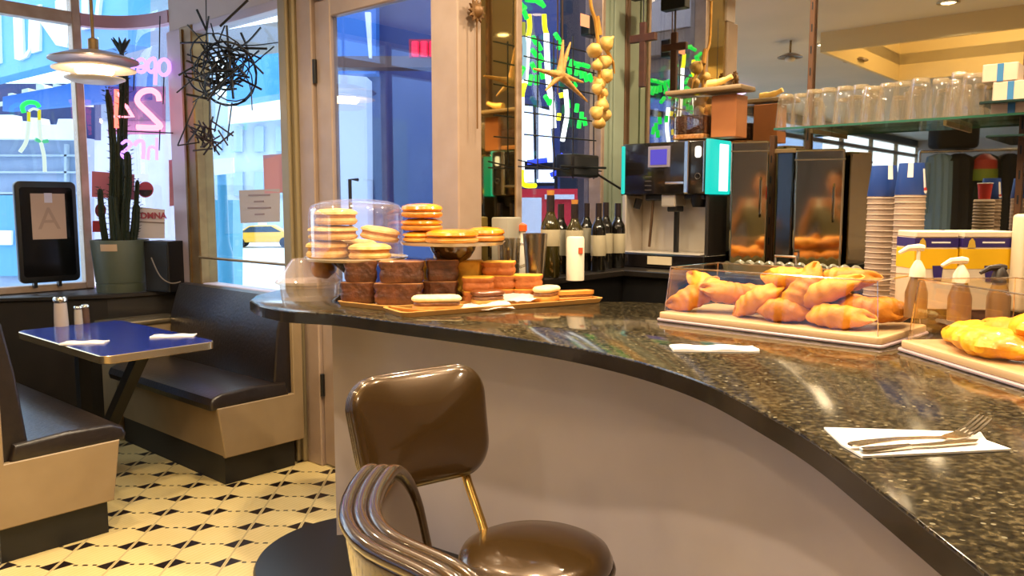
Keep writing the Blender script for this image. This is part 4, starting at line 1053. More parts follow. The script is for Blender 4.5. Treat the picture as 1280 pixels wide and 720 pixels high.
G2 = 'golden pound cake slices'
for name, px, Y, n, w in (('left stack', 597, 3.10, 2, .12), ('middle stack', 624, 3.19, 3, .125), ('right stack', 659, 3.19, 2, .115)):
    for k in range(n):
        slice_('pound_cake_slice', 'pound cake slice, %s of the %s behind the long tray' % (('lower', 'upper')[k] if n == 2 else pos[k], name), px, Y, ZC + k*.054 + (.0 if n == 3 else .0), w, .10, .0535, k+px, m_pound, m_poundtop, G2, -.1*k)
for i, px in enumerate((545, 586)):
    slice_('pound_cake_slice', ('bright yellow cake slice showing behind the right chocolate stack', 'bright yellow cake slice behind the left pound cake stack')[i], px, 3.21, ZC, .11, .07, .165, px, m_poundtop, m_poundtop, G2)
# --- pastries on the long tray
e2 = Vector((math.cos(rz2), math.sin(rz2), 0)); f2 = Vector((-e2.y, e2.x, 0)); L2 = (b2-a2).length
def T2P(s, f, z=.007): return Vector(a2) + e2*(s*L2) + f2*f + Vector((0, 0, z))
m_crust = mat('baguette_crust', '#c98b3c', .5, noise=(20, '#b3752a'))
m_crumb = mat('pale_top', '#e8d3a0', .6, noise=(30, '#dcc288'))
m_filld = mat('dark_filling', '#6b3a20', .35, noise=(40, '#8a5a34'), bump=(60, .5), coat=.3)
m_paper = mat('wax_paper', '#ece6dc', .6)
def sandwich(label, p, w, d, h, rz, topm=m_crumb):
    t = thing('filled_pastry', label, 'pastry', p, rz, 'cut pastries on the long tray')
    ow = [(x, y) for x, y in rrect(w, d, d*.42, 8)]
    MB().prism(ow, 0, h*.4, .008, 2).build('lower_half', m_crust, t)
    MB().prism([(x*.96, y*.96) for x, y in ow], h*.38, h*.62, .006, 2).build('filling', m_filld, t)
    MB().prism([(x*1.03, y*1.03) for x, y in ow], h*.6, h, .014, 3).build('upper_half', topm, t)
def paper(label, p, w, d, rz):
    mb = MB(); n = 8; V = []
    for i in range(n+1):
        V.append([mb.b.verts.new(((i/n-.5)*w, (j/n-.5)*d, .003 + .02*(i/n)*(j/n) + .004*math.sin(i*1.3+j))) for j in range(n+1)])
    for i in range(n):
        for j in range(n): mb.b.faces.new([V[i][j], V[i+1][j], V[i+1][j+1], V[i][j+1]])
    bmesh.ops.solidify(mb.b, geom=list(mb.b.faces), thickness=.001)
    o = mb.build('wax_paper', m_paper, None, p, rz); tag(o, label, 'paper')
sandwich('pale topped filled pastry at the left front of the long tray', T2P(.19, .075), .175, .095, .055, rz2-.42)
paper('white paper sheet beside the left pastry on the long tray', T2P(.40, .07), .21, .15, rz2-.2)
sandwich('brown glazed pastry at the middle of the long tray', T2P(.47, .135), .13, .09, .056, rz2, mat('brown_glaze', '#7a4420', .3, noise=(20, '#5e3014'), coat=.4))
paper('white paper sheet right of the brown glazed pastry', T2P(.61, .12, .02), .15, .14, rz2+.3)
sandwich('pale pastry tilted right of the second paper sheet', T2P(.76, .11), .13, .08, .06, rz2+.5)
sandwich('long filled roll at the right end of the tray', T2P(.90, .10), .17, .055, .036, rz2-.18, m_crust)
# --- pastry boxes
m_boxbase = mat('pale_board', '#c9a97e', .4, noise=(4, '#bf9e72'), coat=.3)
m_boxedge = mat('lilac_edge', '#a58f92', .35, coat=.2)
def pastry_box(label, a, b, depth, hlid, rim=True):
    a = Vector(a); b = Vector(b); d = b-a; L = d.length; rz = math.atan2(d.y, d.x)
    r = thing('pastry_box', label, 'pastry case', (a.x, a.y, ZC), rz)
    MB().prism([(p[0]+L/2, p[1]+depth/2) for p in rrect(L, depth, .015, 4)], 0, .010, .003, 1).build('foot_board', m_boxedge, r)
    MB().prism([(p[0]+L/2, p[1]+depth/2) for p in rrect(L-.012, depth-.012, .015, 4)], .010, .030, .004, 2).build('board', m_boxbase, r)
    t = .004; ins = .022; x0, x1, y0, y1 = ins, L-ins, ins, depth-ins; z0, z1 = .030, .030+hlid; k = .012
    mb = MB()
    def frus(xa0, xa1, ya0, ya1):
        return xa0
    B = [(x0, y0, z0), (x1, y0, z0), (x1, y1, z0), (x0, y1, z0)]; Tt = [(x0+k, y0+k, z1), (x1-k, y0+k, z1), (x1-k, y1-k, z1), (x0+k, y1-k, z1)]
    vb = [mb.b.verts.new(p) for p in B]; vt = [mb.b.verts.new(p) for p in Tt]; mb.b.faces.new(vt)
    for i in range(4): mb.b.faces.new([vb[i], vb[(i+1) % 4], vt[(i+1) % 4], vt[i]])
    bmesh.ops.bevel(mb.b, geom=[e for e in mb.b.edges if len(e.link_faces) == 2], offset=.006, segments=2, affect='EDGES')
    lid = mb.build('lid', m_clear, r, ang=60)
    er = MB()
    for i in range(4): er.tube([Vector(Tt[i]), Vector(Tt[(i+1) % 4])], .0022, 6)
    for i in range(4): er.tube([Vector(B[i]), Vector(Tt[i])], .0018, 6)
    er.build('lid_edge', glassmat('acrylic_edge', '#f4e8d6', .35, .8, .1), lid)
    hw = MB(); cx, cy = L*.52, depth*.5
    return r, L, rz
a3 = OC(819, 401); b3 = OC(1103, 437)
BX, LB, rzb = pastry_box('clear lidded pastry box full of golden croissants on the counter', a3, b3, .36, .150)
def croissant(label, loc, rot, L=.20, w=.045, h=.04, seed=0, m=None, bend=.35, group='golden croissants in the pastry box', name='croissant'):
    mb = MB(); n, k = 30, 16; R = []
    for i in range(n+1):
        t = i/n*2-1; e = max(0, 1-abs(t)**2.2)**.6
        rid = 1 + .05*math.cos(t*9*PI/2*1.3+seed)*(1 if abs(t) < .92 else 0)
        ring = []
        for j in range(k):
            a = 2*PI*j/k; lay = 1 + .05*math.sin(3*a+t*6+seed)
            x = t*L/2 + .012*math.sin(2*a)*t; y = w*e*rid*lay*math.cos(a) + bend*L*.5*t*t; z = h*e*rid*lay*math.sin(a)
            ring.append(mb.b.verts.new((x, y, z)))
        R.append(ring)
    for A, B in zip(R, R[1:]):
        for j in range(k): mb.b.faces.new([A[j], A[(j+1) % k], B[(j+1) % k], B[j]])
    bmesh.ops.remove_doubles(mb.b, verts=list(mb.b.verts), dist=.0005)
    o = mb.build(name, m or m_croi, None, loc); o.rotation_euler = rot
    return tag(o, label, name.replace('_', ' '), group)
m_croi = mat('croissant_crust', '#c67f1a', .5, spec=.3, noise=(16, '#9a5c12', 4), bump=(30, .5))
m_croi2 = mat('croissant_pale', '#d6962a', .5, spec=.3, noise=(14, '#bd7a18', 4), bump=(30, .5))
MBX = Matrix.Translation((a3.x, a3.y, ZC)) @ Matrix.Rotation(rzb, 4, 'Z')
def BP(x, y, z): return MBX @ Vector((x*LB, y, z+.031))
cro = [
 ('brown-bottomed croissant standing at the far left of the box', .115, .10, .050, .20, (.5, -.5, .6), m_croi),
 ('bright croissant leaning over the far-left one in the box', .17, .15, .075, .24, (.3, .32, .2), m_croi2),
 ('dark golden croissant third from left end of the box', .27, .15, .065, .22, (.1, .15, 1.0), m_croi),
 ('croissant at the back of the left half of the box', .32, .23, .055, .22, (0, .1, .1), m_croi),
 ('slim croissant tilted up against the middle pile', .415, .10, .055, .20, (.0, -.55, .15), m_croi2),
 ('croissant lying flat at the foot of the middle pile', .55, .085, .036, .21, (0, 0, .05), m_croi),
 ('croissant under the tall pile at the box centre', .53, .22, .045, .22, (0, 0, .3), m_croi),
 ('upper croissant on left of the tall middle pile', .52, .17, .125, .22, (.1, .0, .1), m_croi2),
 ('curved croissant standing in the middle of the tall pile', .615, .12, .100, .20, (.2, -.9, .9), m_croi),
 ('large croissant sloping across the right half of the pile', .70, .115, .095, .24, (.1, -.45, .0), m_croi2),
 ('topmost croissant at the right of the tall pile', .73, .19, .132, .22, (0, -.1, -.1), m_croi),
 ('croissant lying low at the front right of the box', .77, .08, .034, .22, (0, 0, .0), m_croi2),
 ('croissant at the right behind the low front one', .84, .15, .055, .21, (0, .18, .2), m_croi),
 ('last croissant at the far right end of the box', .90, .22, .050, .19, (0, .15, 1.0), m_croi),
 ('croissant at the back under the right pile', .70, .26, .05, .20, (0, 0, .1), m_croi),
]
for i, (lb, x, y, z, L_, rot, m) in enumerate(cro):
    croissant(lb, BP(x, y, z), (rot[0], rot[1], rzb + rot[2]), L_*.9, .046, .036, i*1.7, m)
a4 = OC(1119, 438); b4 = OC(1283, 489)
d4 = (b4-a4); b4 = a4 + d4*1.35
BX2, LB2, rzb2 = pastry_box('clear lidded pastry box of yellow pastries at right edge', a4, b4, .34, .165)
m_yel_p = mat('yellow_pastry', '#f0b41c', .45, noise=(18, '#d98a10', 4), bump=(40, .5), coat=.2)
MB2 = Matrix.Translation((a4.x, a4.y, ZC)) @ Matrix.Rotation(rzb2, 4, 'Z')
def BP2(x, y, z): return MB2 @ Vector((x*LB2, y, z+.031))
yel = [
 ('flat yellow pastry at the left end of the yellow box', .22, .15, .028, .20, (0, 0, .4)),
 ('yellow pastry at the front of the yellow pile', .40, .09, .032, .22, (0, 0, .1)),
 ('brown-edged yellow pastry between the front ones', .36, .19, .045, .20, (0, .1, .5)),
 ('high yellow pastry at the top of the yellow pile', .55, .17, .072, .22, (0, .1, .2)),
 ('yellow pastry at right behind the front row', .72, .13, .045, .24, (0, .15, .0)),
 ('yellow pastry at the back of the yellow pile', .62, .25, .035, .22, (0, 0, .3)),
 ('yellow pastry at the back right of the yellow box', .85, .22, .040, .22, (0, 0, .9)),
]
for i, (lb, x, y, z, L_, rot) in enumerate(yel):
    croissant(lb, BP2(x, y, z), (rot[0], rot[1], rzb2+rot[2]), L_*1.15, .078, .036, i*2.1, m_yel_p if i != 2 else m_croi2, .2, 'yellow pastries in the right box', 'yellow_pastry')
# --- napkins and cutlery
napkin('paper_napkin', 'flat white napkin on counter in front of the croissant box', OC(892, 437), .225, .075, math.radians(-3), .006)
def quadnap(label, pts, z0):
    mb = MB(); f = [UZ(x, y, z0+.004) for x, y in pts]; b = [UZ(x, y, z0+.004) - Vector((0, 0, .0035)) for x, y in pts]
    n = len(f); vf = [mb.b.verts.new(p) for p in f]; vb = [mb.b.verts.new(p) for p in b]; mb.b.faces.new(vf); mb.b.faces.new(vb[::-1])
    for i in range(n): mb.b.faces.new([vf[i], vb[i], vb[(i+1) % n], vf[(i+1) % n]])
    bmesh.ops.recalc_face_normals(mb.b, faces=list(mb.b.faces)); o = mb.build('paper_napkin', m_nap, smooth=False); return tag(o, label, 'napkin')
quadnap('white napkin folded under the fork and knife on counter', [(1030, 534), (1226, 540), (1233, 550), (1264, 561), (1078, 570), (1052, 555)], ZC)
# fork
m_steel = mat('cutlery_steel', '#cfc3b0', .18, 1)
def fork():
    p0 = UZ(1062, 556, HC+.012); p1 = UZ(1180, 547, HC+.012); p2 = UZ(1232, 521, HC+.03)
    r = thing('dinner_fork', 'steel dinner fork lying across the folded white napkin', 'fork', p0)
    d = (p1-p0); d2 = (p2-p1)
    side = Vector((-d.y, d.x, 0)).normalized()
    def strip(path, ws, th, name):
        mb = MB(); R = []
        for p, w in zip(path, ws):
            R.append([mb.b.verts.new(p + side*w + Vector((0, 0, th))), mb.b.verts.new(p - side*w + Vector((0, 0, th))), mb.b.verts.new(p - side*w*.9 - Vector((0, 0, th))), mb.b.verts.new(p + side*w*.9 - Vector((0, 0, th)))])
        for A, B in zip(R, R[1:]):
            for i in range(4): mb.b.faces.new([A[i], A[(i+1) % 4], B[(i+1) % 4], B[i]])
        mb.b.faces.new(R[0]); mb.b.faces.new(R[-1][::-1]); return mb.build(name, m_steel, r, ang=50)
    hp = [d*t + Vector((0, 0, .004*math.sin(t*PI))) for t in (0, .05, .2, .5, .8, .95, 1.0)]
    strip(hp, (.006, .010, .009, .006, .004, .004, .006), .0015, 'handle')
    hb = [d + d2*t + Vector((0, 0, -.010*math.sin(t*PI))) for t in (0, .15, .35, .48)]
    strip(hb, (.006, .013, .015, .015), .0014, 'neck')
    for k in range(4):
        o = side*(.0135 - .009*k)
        tp = [d + d2*t + o*(1) + Vector((0, 0, -.010*math.sin(t*PI))) for t in (.46, .7, .9, 1.0)]
        strip(tp, (.0028, .0026, .0022, .0012), .0013, 'tine')
fork()
def knife():
    p0 = UZ(1076, 563, HC+.009); p1 = UZ(1225, 550, HC+.009); r = thing('table_knife', 'steel table knife half hidden beside the fork', 'knife', p0)
    d = p1-p0; L = d.length; M = d.to_track_quat('X', 'Z').to_matrix().to_4x4()
    MB().prism([(0, -.004), (.01, -.008), (L*.4, -.006), (L*.42, .006), (.01, .008), (0, .004)], -.003, .003, .001, 1, M).build('handle', m_steel, r)
    MB().prism([(L*.41, -.004), (L*.55, -.009), (L*.92, -.010), (L, .002), (L*.9, .005), (L*.41, .005)], -.0012, .0012, 0, 1, M).build('blade', m_steel, r)
knife()
# ================================================================== BACK COUNTER
def SP(s, o, z=0): return MU @ Vector((s, sg3*o, z))
BZ = 1.10
q = []
dU, dM = .37, .56
inn_c = SP(SEND, dU); 
# inner corner of the L: offset dU from the side wall and dM from the mirror wall
ic = M0 + nn*dU - uv*dM
bp = [SP(.04, 0.0), SP(.04, dU), ic, MP(3.6, dM), MP(3.6, 0.01), MP(0.02, 0.01)]
bp = [(p.x, p.y) for p in bp]
m_bk = mat('black_backbar', '#171310', .3, noise=(10, '#1f1a16'))
r = thing('back_counter', 'black back counter under bottles and coffee machine', 'counter', (0, 0, 0))
MB().prism(bp, BZ-.03, BZ, .004, 1).build('worktop', m_bk, r, smooth=False)
ib = [SP(.04, 0.0), SP(.04, dU-.03), ic + uv*.03 - nn*.03, MP(3.6, dM-.03), MP(3.6, .01), MP(.02, .01)]
MB().prism([(p.x, p.y) for p in ib], 0, BZ-.03).build('cabinet', m_black, r, smooth=False)
# --- bottles
def bottle(label, px, Y, py_top, glassc, capc, labc, rr=.037, cork=False, z=BZ+.0005, group='wine bottles before the window', lab=(.08, .19)):
    top = U(px, py_top, Y).z; h = top - z; b = U(px, 300, Y)
    t = thing('wine_bottle', label, 'bottle', (b.x, Y, z), 0, group)
    MB().lathe([(0, 0), (rr*.9, 0), (rr, .01), (rr, h*.60), (rr*.93, h*.66), (rr*.55, h*.74), (rr*.40, h*.80), (rr*.37, h*.985), (0, h*.985)], 24).build('glass', glassc, t)
    MB().lathe([(rr*.36, h*.80), (rr*.42, h*.80), (rr*.41, h*.97), (rr*.40, h), (0, h)], 20).build('capsule', capc, t)
    MB().lathe([(rr*1.0, h*lab[0]/.3), (rr*1.012, h*lab[0]/.3+.001), (rr*1.012, h*lab[1]/.3), (rr*1.0, h*lab[1]/.3)], 24).build('label', labc, t)
    if cork: MB().lathe([(0, h*.985), (rr*.36, h*.985), (rr*.40, h*1.06), (0, h*1.06)], 16).build('cork', m_capo, t)
m_bg = mat('dark_wine_glass', '#0d0b08', .08, coat=.5)
m_bg2 = mat('olive_wine_glass', '#2b2408', .08, coat=.5)
m_cap = mat('black_capsule', '#1a1012', .35); m_capo = mat('cork_stopper', '#a8702c', .6)
m_lb = mat('cream_label', '#a89c80', .6); m_lb2 = mat('grey_label', '#7c7868', .6)
bottle('tall olive wine bottle with cork stopper and cream label', 688, 3.50, 244, m_bg2, m_cap, m_lb, .042, True, lab=(.115, .175))
bottle('dark bottle half hidden right behind the tall olive bottle', 701, 3.68, 255, m_bg, m_cap, m_lb2, .036)
bottle('olive bottle standing behind the white canister', 718, 3.62, 255, m_bg2, m_cap, m_lb, .040, True)
bottle('dark bottle between the white canister and the labelled group', 733, 3.86, 254, m_bg, m_cap, m_lb2, .034)
bottle('dark wine bottle with cream label, left of the labelled trio', 748, 3.80, 254, m_bg, m_cap, m_lb, .036, lab=(.07, .16))
bottle('dark wine bottle in the middle of the labelled trio', 757, 3.98, 253, m_bg, m_cap, m_lb, .036, lab=(.07, .16))
bottle('dark wine bottle with cream label next to the coffee machine', 772, 4.02, 254, m_bg, m_cap, m_lb, .038, lab=(.07, .16))
b_ = U(719, 345, 3.36)
r = thing('white_canister', 'white cylindrical canister with a small red mark', 'canister', (b_.x, 3.36, BZ+.0005)); hh = U(719, 296, 3.36).z - BZ; rr = 11.2*3.36/1000
MB().lathe([(0, 0), (rr, 0), (rr, hh*.95), (rr*.9, hh), (0, hh)], 28).build('body', mat('canister_white', '#d8ccb8', .5), r)
MB().box(rr*.25, -rr*1.02, hh*.62, rr*.75, -rr*.6, hh*.76, .001, 1).build('red_mark', mat('mark_red', '#b04a28', .5), r, smooth=False)
b_ = U(669, 345, 3.30); hh = U(669, 292, 3.30).z - (BZ+.0005)
r = MB().lathe([(0, 0), (.036, 0), (.052, hh), (.049, hh), (.034, .006), (0, .006)], 28).build('steel_tumbler', mat('steel_tumbler', '#8d8478', .28, 1), None, (b_.x, 3.32, BZ+.0005)); tag(r, 'tapered steel tumbler left of the bottles', 'tumbler')
b_ = U(636, 330, 3.42); 
r = thing('glass_mug', 'clear glass mug at far left of back counter', 'mug', (b_.x, 3.50, BZ+.0005)); hh = .17
MB().lathe([(0, 0), (.045, 0), (.052, hh), (.049, hh), (.043, .01), (0, .01)], 28).build('bowl', glassmat('mug_glass', '#e6e2da', .12, .7), r)
MB().tube(smooth_pts([(.048, 0, hh*.85), (.085, 0, hh*.8), (.09, 0, hh*.4), (.046, 0, hh*.25)], 6), .007, 8).build('handle', glassmat('mug_glass'), r)
b_ = U(616, 0, 3.62); r = MB().box(-.05, -.05, 0, .05, .05, .26, .008, 2).build('grey_dispenser', mat('grey_plastic', '#8b8576', .4), None, SP(.16, .11, BZ+.0005), UA); tag(r, 'grey upright dispenser against the bronze mirror strip', 'dispenser')
b_ = U(654, 0, 3.55)
r = thing('sauce_bottle', 'small clear sauce bottle with orange cap by window', 'bottle', (b_.x, 3.62, BZ+.0005))
MB().lathe([(0, 0), (.03, 0), (.03, .14), (.014, .18), (.014, .2), (0, .2)], 20).build('body', mat('clear_sauce', '#c9c0b0', .2, coat=.5), r)
MB().lathe([(0, .198), (.02, .198), (.02, .225), (0, .235)], 16).build('cap', mat('orange_cap', '#e0551c', .4), r)
# --- wire rack and black box before the window
r = thing('wire_rack', 'black wire rack in front of the palm window', 'rack')
mb = MB(); RS0, RS1 = SW0+.01, SEND-.12
def RU(px, py, o=.10):
    s = PX(px, P0 + nn*o, uv); p = SP(s, o); return U(px, py, p.y)
for (x0, y0, x1, y1) in ((648, 208, 752, 214), (648, 200, 738, 222), (655, 70, 745, 92), (655, 100, 745, 118), (655, 140, 745, 152), (655, 168, 745, 176), (655, 45, 745, 68)):
    mb.tube([RU(x0, y0), RU(x1, y1)], .0035, 6)
for x in (672, 692, 716, 742):
    mb.tube([RU(x, 45), RU(x, 224)], .0035, 6)
mb.tube([RU(742, 215), RU(776, 236, .13)], .006, 6); mb.tube([RU(700, 208), RU(757, 210, .14)], .006, 6)
mb.build('wires', m_black, r)
p = RU(722, 208, .06); r = thing('black_speaker', 'small black box speaker on the wire rack', 'speaker', RU(722, 222, .06), UA)
MB().box(-.12, -.05, 0, .12, .05, .115, .01, 2).build('case', m_black, r); MB().box(-.10, -.054, .012, .10, -.05, .1, .001, 1).build('grille', mat('grille_black'), r, smooth=False)
p = RU(738, 42, .05); r = thing('black_transformer', 'small black transformer with orange label by garlic string', 'transformer', RU(738, 46, .05), UA)
MB().box(-.05, -.03, 0, .05, .03, .10, .006, 1).build('case', m_black, r, smooth=False); MB().box(-.13, -.033, .03, -.055, -.03, .09).build('label', mat('orange_label', '#d8957a', .6), r, smooth=False)
# --- neon palm sign in the window
r = thing('palm_neon', 'tall green and yellow neon palm tree sign in kitchen-side window', 'neon sign')
m_gl2 = emat('palm_green', '#12d848', 1.5); m_yl = emat('palm_yellow', '#e6e010', 2.4); m_wh = emat('palm_white', '#f2fbff', 2.8)
def NU(px, py, o=-.02): return RU(px, py, o)
def nt_(name, pts, m, rad): return MB().tube(smooth_pts([NU(x, y) for x, y in pts], 6), rad, 8).build(name, m, r)
nt_('trunk_top', [(661, 18), (662, 34), (660, 46)], m_yl, .012); nt_('trunk', [(660, 46), (658, 80), (656, 104)], m_wh, .014); nt_('trunk_bend', [(656, 104), (653, 114), (652, 122)], m_yl, .013)
nt_('trunk', [(652, 122), (652, 170), (652, 212)], m_wh, .014); nt_('trunk_foot', [(652, 212), (654, 230), (669, 232)], m_yl, .012)
nt_('trunk_top', [(680, 18), (681, 34), (683, 42)], m_yl, .012); nt_('trunk', [(683, 42), (684, 74), (686, 106), (690, 130), (692, 160)], m_wh, .014)
nt_('trunk', [(707, 112), (709, 140), (706, 160), (703, 176)], m_wh, .012); nt_('trunk_top', [(701, 116), (702, 122)], m_yl, .011); nt_('trunk_tip', [(699, 142), (698, 150)], m_yl, .011)
nt_('side_tube', [(654, 28), (654, 44)], emat('olive_neon', '#a8b020', .9), .012); nt_('side_tube', [(654, 46), (656, 60), (655, 100)], emat('dim_white', '#a8d4e0', .9), .011)
def leaf(x, y, a, l=6, rad=.012):
    nt_('frond_leaf', [(x-math.cos(a)*l, y-math.sin(a)*l), (x+math.cos(a)*l, y+math.sin(a)*l)], m_gl2, rad)
for (x, y, a, l) in ((650, 4, .9, 7), (652, 13, 2.4, 6), (657, 19, 1.2, 5), (672, 2, .6, 6), (678, 5, 1.0, 4), (663, 0, .1, 5),
    (668, 50, 1.1, 5), (674, 58, 1.1, 5), (668, 66, .9, 5), (676, 72, 1.1, 5), (667, 84, 1.1, 6), (674, 82, 1.5, 6), (663, 100, 1.8, 6), (671, 100, 1.6, 6), (651, 84, .5, 5), (651, 92, 2.0, 5), (678, 94, 1.4, 5),
    (697, 47, 1.0, 6), (700, 56, 2.0, 5), (706, 76, 2.2, 5), (714, 80, 1.8, 5), (721, 89, 1.7, 5), (727, 93, 1.5, 5), (732, 96, 1.3, 6), (738, 97, 1.2, 5), (722, 80, .2, 4), (732, 82, .3, 4), (712, 88, 1.4, 5), (704, 92, 1.5, 5), (693, 92, 1.5, 5),
    (688, 126, 1.9, 5), (684, 124, 1.0, 5), (721, 135, 1.7, 5), (727, 146, 1.6, 6), (731, 152, 1.4, 5), (724, 155, 1.7, 5), (717, 104, 1.0, 5), (710, 130, 1.5, 5)):
    leaf(x, y, a, l)
mb = MB()
for x, y0, y1 in ((697, -60, 118), (703, -60, 60)): mb.tube([NU(x, y0), NU(x, y1)], .004, 6)
mb.build('hanger_wire', mat('brown_wire', '#4a332a', .5), r)
# --- starfish, garlic, sun, crucifix
m_star = mat('dried_starfish', '#b98a48', .7, noise=(40, '#a07538'), bump=(60, .5))
c = RU(700, 94, .16); r = thing('starfish', 'tan dried starfish hanging among the palm neon', 'starfish', c)
for (x, y) in ((704, 50), (667, 86), (682, 113), (729, 103), (734, 127), (713, 53)):
    e = RU(x, y, .16) - c; L_ = e.length
    MB().tube([e*t for t in (0, .25, .5, .75, 1)], [.024, .016, .011, .008, .004], 10).build('arm', m_star, r)
MB().sphere((0, 0, 0), (.026, .02, .026), 16, 10).build('disc', m_star, r)
MB().tube([(RU(702, 52, .16)-c), (RU(702, -50, .16)-c)], .002, 5).build('string', m_black, r)
m_gar = mat('garlic_skin', '#d3aa5a', .55, noise=(20, '#b5883c')); m_husk = mat('garlic_husk', '#b98328', .7, noise=(30, '#9a6a1c'))
def gpos(px, py, o=.20): return RU(px, py, o)
g0 = gpos(748, 160); r = thing('garlic_braid', 'braided string of dried garlic hanging at the right of window', 'garlic braid', g0)
mb = MB(); pth = [gpos(737, -60)-g0, gpos(738, 2)-g0, gpos(744, 26)-g0, gpos(748, 60)-g0, gpos(749, 110)-g0, gpos(747, 155)-g0]
mb.tube(smooth_pts(pth, 6), [.009]*31, 8); mb.build('braid', m_husk, r)
mb = MB(); mb.tube([gpos(757, 60)-g0, gpos(766, 78)-g0, gpos(768, 92)-g0], [.012, .008, .004], 6); mb.tube([gpos(746, 20)-g0, gpos(749, 44)-g0], [.012, .016], 8); mb.build('loose_husk', m_husk, r)
rnd = random.Random(5)
for i, (x, y, s) in enumerate(((758, 54, 1.1), (743, 62, 1.05), (757, 76, 1.0), (746, 82, .8), (757, 96, 1.0), (749, 104, 1.0), (753, 116, .9), (746, 112, .8), (752, 132, 1.0), (745, 142, 1.0), (756, 144, 1.0), (748, 154, .9))):
    p = gpos(x, y) - g0 + Vector((0, rnd.uniform(-.03, .03), 0)); R_ = .036*s; ph = rnd.random()*6
    Mg = Matrix.Translation(p) @ Matrix.Rotation(rnd.uniform(-.7, .7), 4, 'X') @ Matrix.Rotation(rnd.uniform(-.9, .9), 4, 'Y')
    MB().lathe([(0, -R_*.8), (R_*.6, -R_*.75), (R_*.9, -R_*.5), (R_, -R_*.15), (R_*.97, R_*.15), (R_*.8, R_*.45), (R_*.5, R_*.75), (R_*.2, R_*1.0), (R_*.1, R_*1.25), (0, R_*1.25)], 18, M=Mg, wob=lambda a, z: 1+.07*math.cos(6*a+ph)).build('garlic_bulb', m_gar, r, ang=180)
c = SP(PX(596, P0 + nn*.05, uv), .05); c = U(596, 14, c.y); r = thing('sun_ornament', 'small rusty sun ornament on a long stem before the mirror strip', 'ornament', c)
Ms = Matrix.Rotation(UA, 4, 'Z') @ Matrix.Rotation(PI/2, 4, 'X')
st_p = []
for i in range(24):
    a = 2*PI*i/24; q_ = .052 if i % 2 == 0 else .034; st_p.append((q_*math.cos(a), q_*math.sin(a)))
m_rust = mat('rusty_metal', '#6b4a24', .5, .4)
MB().prism(st_p, -.006, .006, .002, 1, Ms).build('rays', m_rust, r); MB().sphere((0, 0, 0), (.03, .02, .03), 16, 10).build('face', m_rust, r)
MB().tube([(0, 0, -.03), (0, 0, -.50)], .004, 6).build('stem', m_rust, r)
XO = .16; xs = TM(803, XO); cpos = MP(xs, XO); cY = cpos.y
top = U(803, 28, cY); bot = U(803, 109, cY)
r = thing('wooden_cross', 'dark wooden cross hanging on a cord before the mirror', 'cross', bot, math.atan2(WD.y, WD.x)); H_ = top.z-bot.z
m_wc = mat('cross_wood', '#4d2715', .5, noise=(20, '#3a1c0e'))
MB().box(-.018, -.012, 0, .018, .012, H_, .003, 1).build('upright', m_wc, r, smooth=False)
MB().box(-.078, -.013, H_*.70, .078, .013, H_*.82, .003, 1).build('crossbar', m_wc, r, smooth=False)
MB().tube([(0, 0, H_), (0, 0, H_+.13)], .003, 6).build('cord', m_black, r)
MB().box(-.075, -.03, H_+.12, .075, .03, H_+.19, .004, 1).build('hook_box', m_black, r, smooth=False)
# ================================================================== COFFEE MACHINE
MO = .36
tl, trr = TM(775, MO), TM(884, MO)
tR = TM(907, MO)
pL = MP(tl, MO); pR = MP(tR, MO); Wm = (trr - tl)/.80
_p = MP(trr, MO); MD = PX(910, _p, uv)
Ym = (pL.y + pR.y)/2
zt_, zb_ = U(840, 177, Ym).z, U(840, 243, Ym).z
zf_ = U(840, 318, Ym).z
ang = math.atan2(WD.y, WD.x)
r = thing('coffee_machine', 'black coffee machine with turquoise lit ends beside the wine bottles', 'coffee machine', MP(tl, MO, BZ+.0005), ang)
zo = BZ+.0005; Zt, Zb, Zf = zt_-zo, zb_-zo, zf_-zo
m_mb = mat('machine_black', '#14100f', .18, coat=.4); m_ms = mat('brushed_steel', '#cfc6ba', .4, .7, noise=(3, '#c0b6a8'))
m_cy = emat('turquoise_light', '#0fd2c0', 1.15)
k = Wm
MB().box(.02*k, .0, Zb, .785*k, MD-.002, Zt, .006, 2).build('upper_body', m_mb, r)
MB().box(0, .0, Zb-.005, .028*k, MD, Zt-.004, .006, 1).build('left_frame', mat('bronze_side', '#6a5a48', .3, .6), r, smooth=False)
MB().box(.012*k, -.006, Zb+.004, .045*k, .05, Zt-.01, .004, 1).build('left_light', m_cy, r, smooth=False)
MB().prism([(.775*k, .002), (.775*k, MD), (.80*k+.008, MD), (.80*k+.008, .015), (.80*k, .0), (.79*k, -.006)], Zb, Zt+.004, .004, 2).build('right_light', m_cy, r)
MB().box(.80*k+.006, MD*.45, Zb+.015, .80*k+.013, MD*.85, Zt-.015, .002, 1).build('light_core', emat('white_core', '#dffcff', 2.0), r, smooth=False)
MB().box(.762*k, -.010, Zb+.01, .772*k, .0, Zt-.005, .002, 1).build('chrome_strip', m_chrome, r, smooth=False)
MB().box(.27*k, -.008, Zb+(Zt-Zb)*.52, .47*k, .002, Zt-.02, .002, 1).build('screen_bezel', mat('screen_grey', '#7d7686', .3), r, smooth=False)
MB().box(.295*k, -.0095, Zb+(Zt-Zb)*.57, .445*k, -.007, Zt-.035).build('screen', emat('violet_screen', '#5548c8', 1.0), r, smooth=False)
MB().box(.605*k, -.02, Zb+.005, .645*k, .0, Zt, .004, 1).build('chrome_column', m_chrome, r, smooth=False)
MB().box(.44*k, -.02, Zb+.048, .61*k, -.006, Zb+.06, .002, 1).build('lever', m_chrome, r, smooth=False)
MB().prism(rrect(.055*k, .055, .012), -.001, .001, 0, 1, Matrix.Translation((.715*k, -.003, Zt-.055)) @ Matrix.Rotation(PI/2, 4, 'X')).build('lit_button', emat('white_button', '#fff6e8', 1.4), r)
